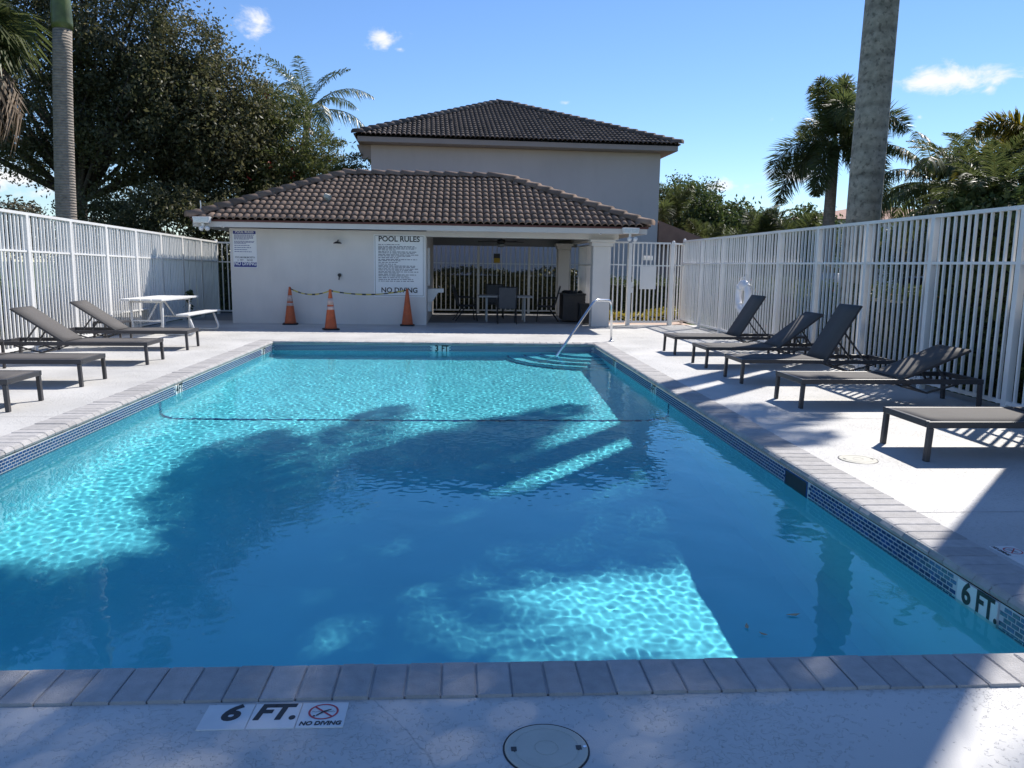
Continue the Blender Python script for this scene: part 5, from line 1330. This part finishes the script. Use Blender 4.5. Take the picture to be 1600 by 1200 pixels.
for i, (x, y, s) in enumerate(((-34, 62, 1.0), (-27, 66, .9), (-41, 64, 1.1), (26, 74, 1.2), (34, 70, 1.1), (19, 78, 1.0))):
    lab = ['distant brownish tree low on the horizon beside the slim palm', 'distant olive tree just visible between the slim palm and the oak', 'distant brownish tree at the picture edge above the fence', 'distant tree rising behind the white house roof', 'distant tree behind the yellowing palm', 'distant tree between the street lamp and the tall foxtail palm'][i]
    tree('distant_tree', (x, y, -.1), [(0, 0, 0), (.1, 0, 1.2), (0, .1, 2.2)], .2 * s, [(0, 0, 4.0 * s, 3.4 * s, 2.6, 1.9 * s), (2.0, 0, 3.4 * s, 2.2, 2, 1.6 * s)], 90, 70, .32, M_FARTREE if x < 0 else M_BROAD, lab, clump_r=.6, seed=40 + i, nlimb=8)


def hedge(name, x0, x1, y0, y1, h, n, label, mat=M_HEDGE, leaf=.075, z0=-.1, flowers=None, seed=0, wob=.12):
    rng = np.random.default_rng(seed); e = empty(name, ((x0 + x1) / 2, (y0 + y1) / 2, z0), label=label, cat='hedge')
    hx, hy = (x1 - x0) / 2, (y1 - y0) / 2
    core = MB(); core.box(-hx + .09, hx - .09, -hy + .09, hy - .09, 0, h - .14); core.build('branches', pm('hedge_core', (.022, .028, .013), .9, .3, 6), e)
    P = np.stack([rng.uniform(-hx, hx, n), rng.uniform(-hy, hy, n), rng.uniform(.05, h, n)], 1)
    # push outward to the skin
    ax = rng.integers(0, 5, n)
    nz = lambda: rng.normal(0, .045, n)
    for a, (i, v) in enumerate(((0, -hx), (0, hx), (1, -hy), (1, hy), (2, h))):
        m = ax == a; P[m, i] = v + rng.normal(0, .05, m.sum()) - np.sign(v) * .02
    P[:, 2] += wob * np.sin(P[:, 0] * 2.1 + P[:, 1] * 1.7 + seed) * (P[:, 2] / h) * .7 + rng.normal(0, .02, n)
    V, Fq, t = leaf_cloud(P, leaf, .55, rng=rng); place('foliage', fast_mesh('foliage', V, Fq, mat, t), e)
    if flowers:
        fm, nf = flowers; pk = P[rng.choice(n, nf, replace=False)]; Pf = np.repeat(pk, 9, 0) + rng.normal(0, .03, (nf * 9, 3)); V, Fq, t = leaf_cloud(Pf, .045, .7, rng=rng)
        f_ = place('blossom', fast_mesh('blossom', V, Fq, fm, t), e); f_['kind'] = 'stuff'
hedge('hedge', 6.75, 7.7, 11.35, 21.0, 1.28, 26000, 'clipped green hedge with orange flowers along the outside of the lounger fence', flowers=(M_ORFL, 90), seed=1)
hedge('tall_hedge', 6.8, 8.0, 3.2, 10.9, 2.5, 52000, 'tall dense hedge close behind the fence beside the flat lounger', leaf=.115, seed=8, wob=.3)
hedge('hedge', -8.5, -7.75, 7.0, 21.5, 1.05, 22000, 'low green hedge outside the fence behind the raised loungers', seed=2, mat=M_BROAD)
hedge('hedge', -7.4, -5.8, 24.2, 25.2, 1.5, 5000, 'small shaded hedge behind the short picket return', seed=3)
hedge('hedge', -1.0, 3.7, 25.75, 26.7, 1.42, 11000, 'dark hedge behind the back fence of the pavilion', seed=4, leaf=.085, mat=M_OAK)
hedge('hedge', 4.0, 7.2, 23.9, 25.1, 1.22, 8000, 'dark green hedge seen through the gate', seed=5)
hedge('croton_bed', 4.35, 6.7, 22.75, 23.3, .34, 1800, 'low bed of yellow plants outside the gate', mat=M_YELFL, seed=6, leaf=.09)

# floating leaves and a creeper at the fence
for i, (x, y, lab) in enumerate(((1.66, 3.62, 'pale fallen leaf floating near the 6 FT. marker'), (1.38, 3.50, 'small brown leaf floating beside the trunk reflection'), (1.43, 3.42, 'tiny curled leaf floating nearest the near coping'))):
    q = MB(); s = (.035, .026, .02)[i]
    q.add([(-s, 0, .004), (-.3 * s, .35 * s, .001), (.4 * s, .3 * s, .003), (s, 0, .008), (.3 * s, -.32 * s, .002), (-.4 * s, -.3 * s, .003)], [(0, 1, 2, 3, 4, 5)][::-1])
    o = q.build('fallen_leaf', pm('dry_leaf', (.42, .33, .20), .7), loc=(x, y, WZ + .004)); o.rotation_euler = (0, 0, i * 1.3); tag(o, lab, 'leaf', 'leaves floating on the pool')
    sd = o.modifiers.new('thickness', 'SOLIDIFY'); sd.thickness = .0012
cr = empty('creeper', (FLX + .04, 20.9, .0), label='small dark creeper poking through the fence behind the picnic table', cat='plant')
q = MB(); q.tube([(0, 0, .1), (.03, .05, .4), (.05, -.02, .6)], .008, 5); q.build('stem', M_BARK, cr)
P = np.array([[.06, random.gauss(0, .16), random.uniform(.3, .75)] for _ in range(26)]); V, Fq, t = leaf_cloud(P, .16, .6); place('foliage', fast_mesh('foliage', V, Fq, M_HEDGE, t), cr)
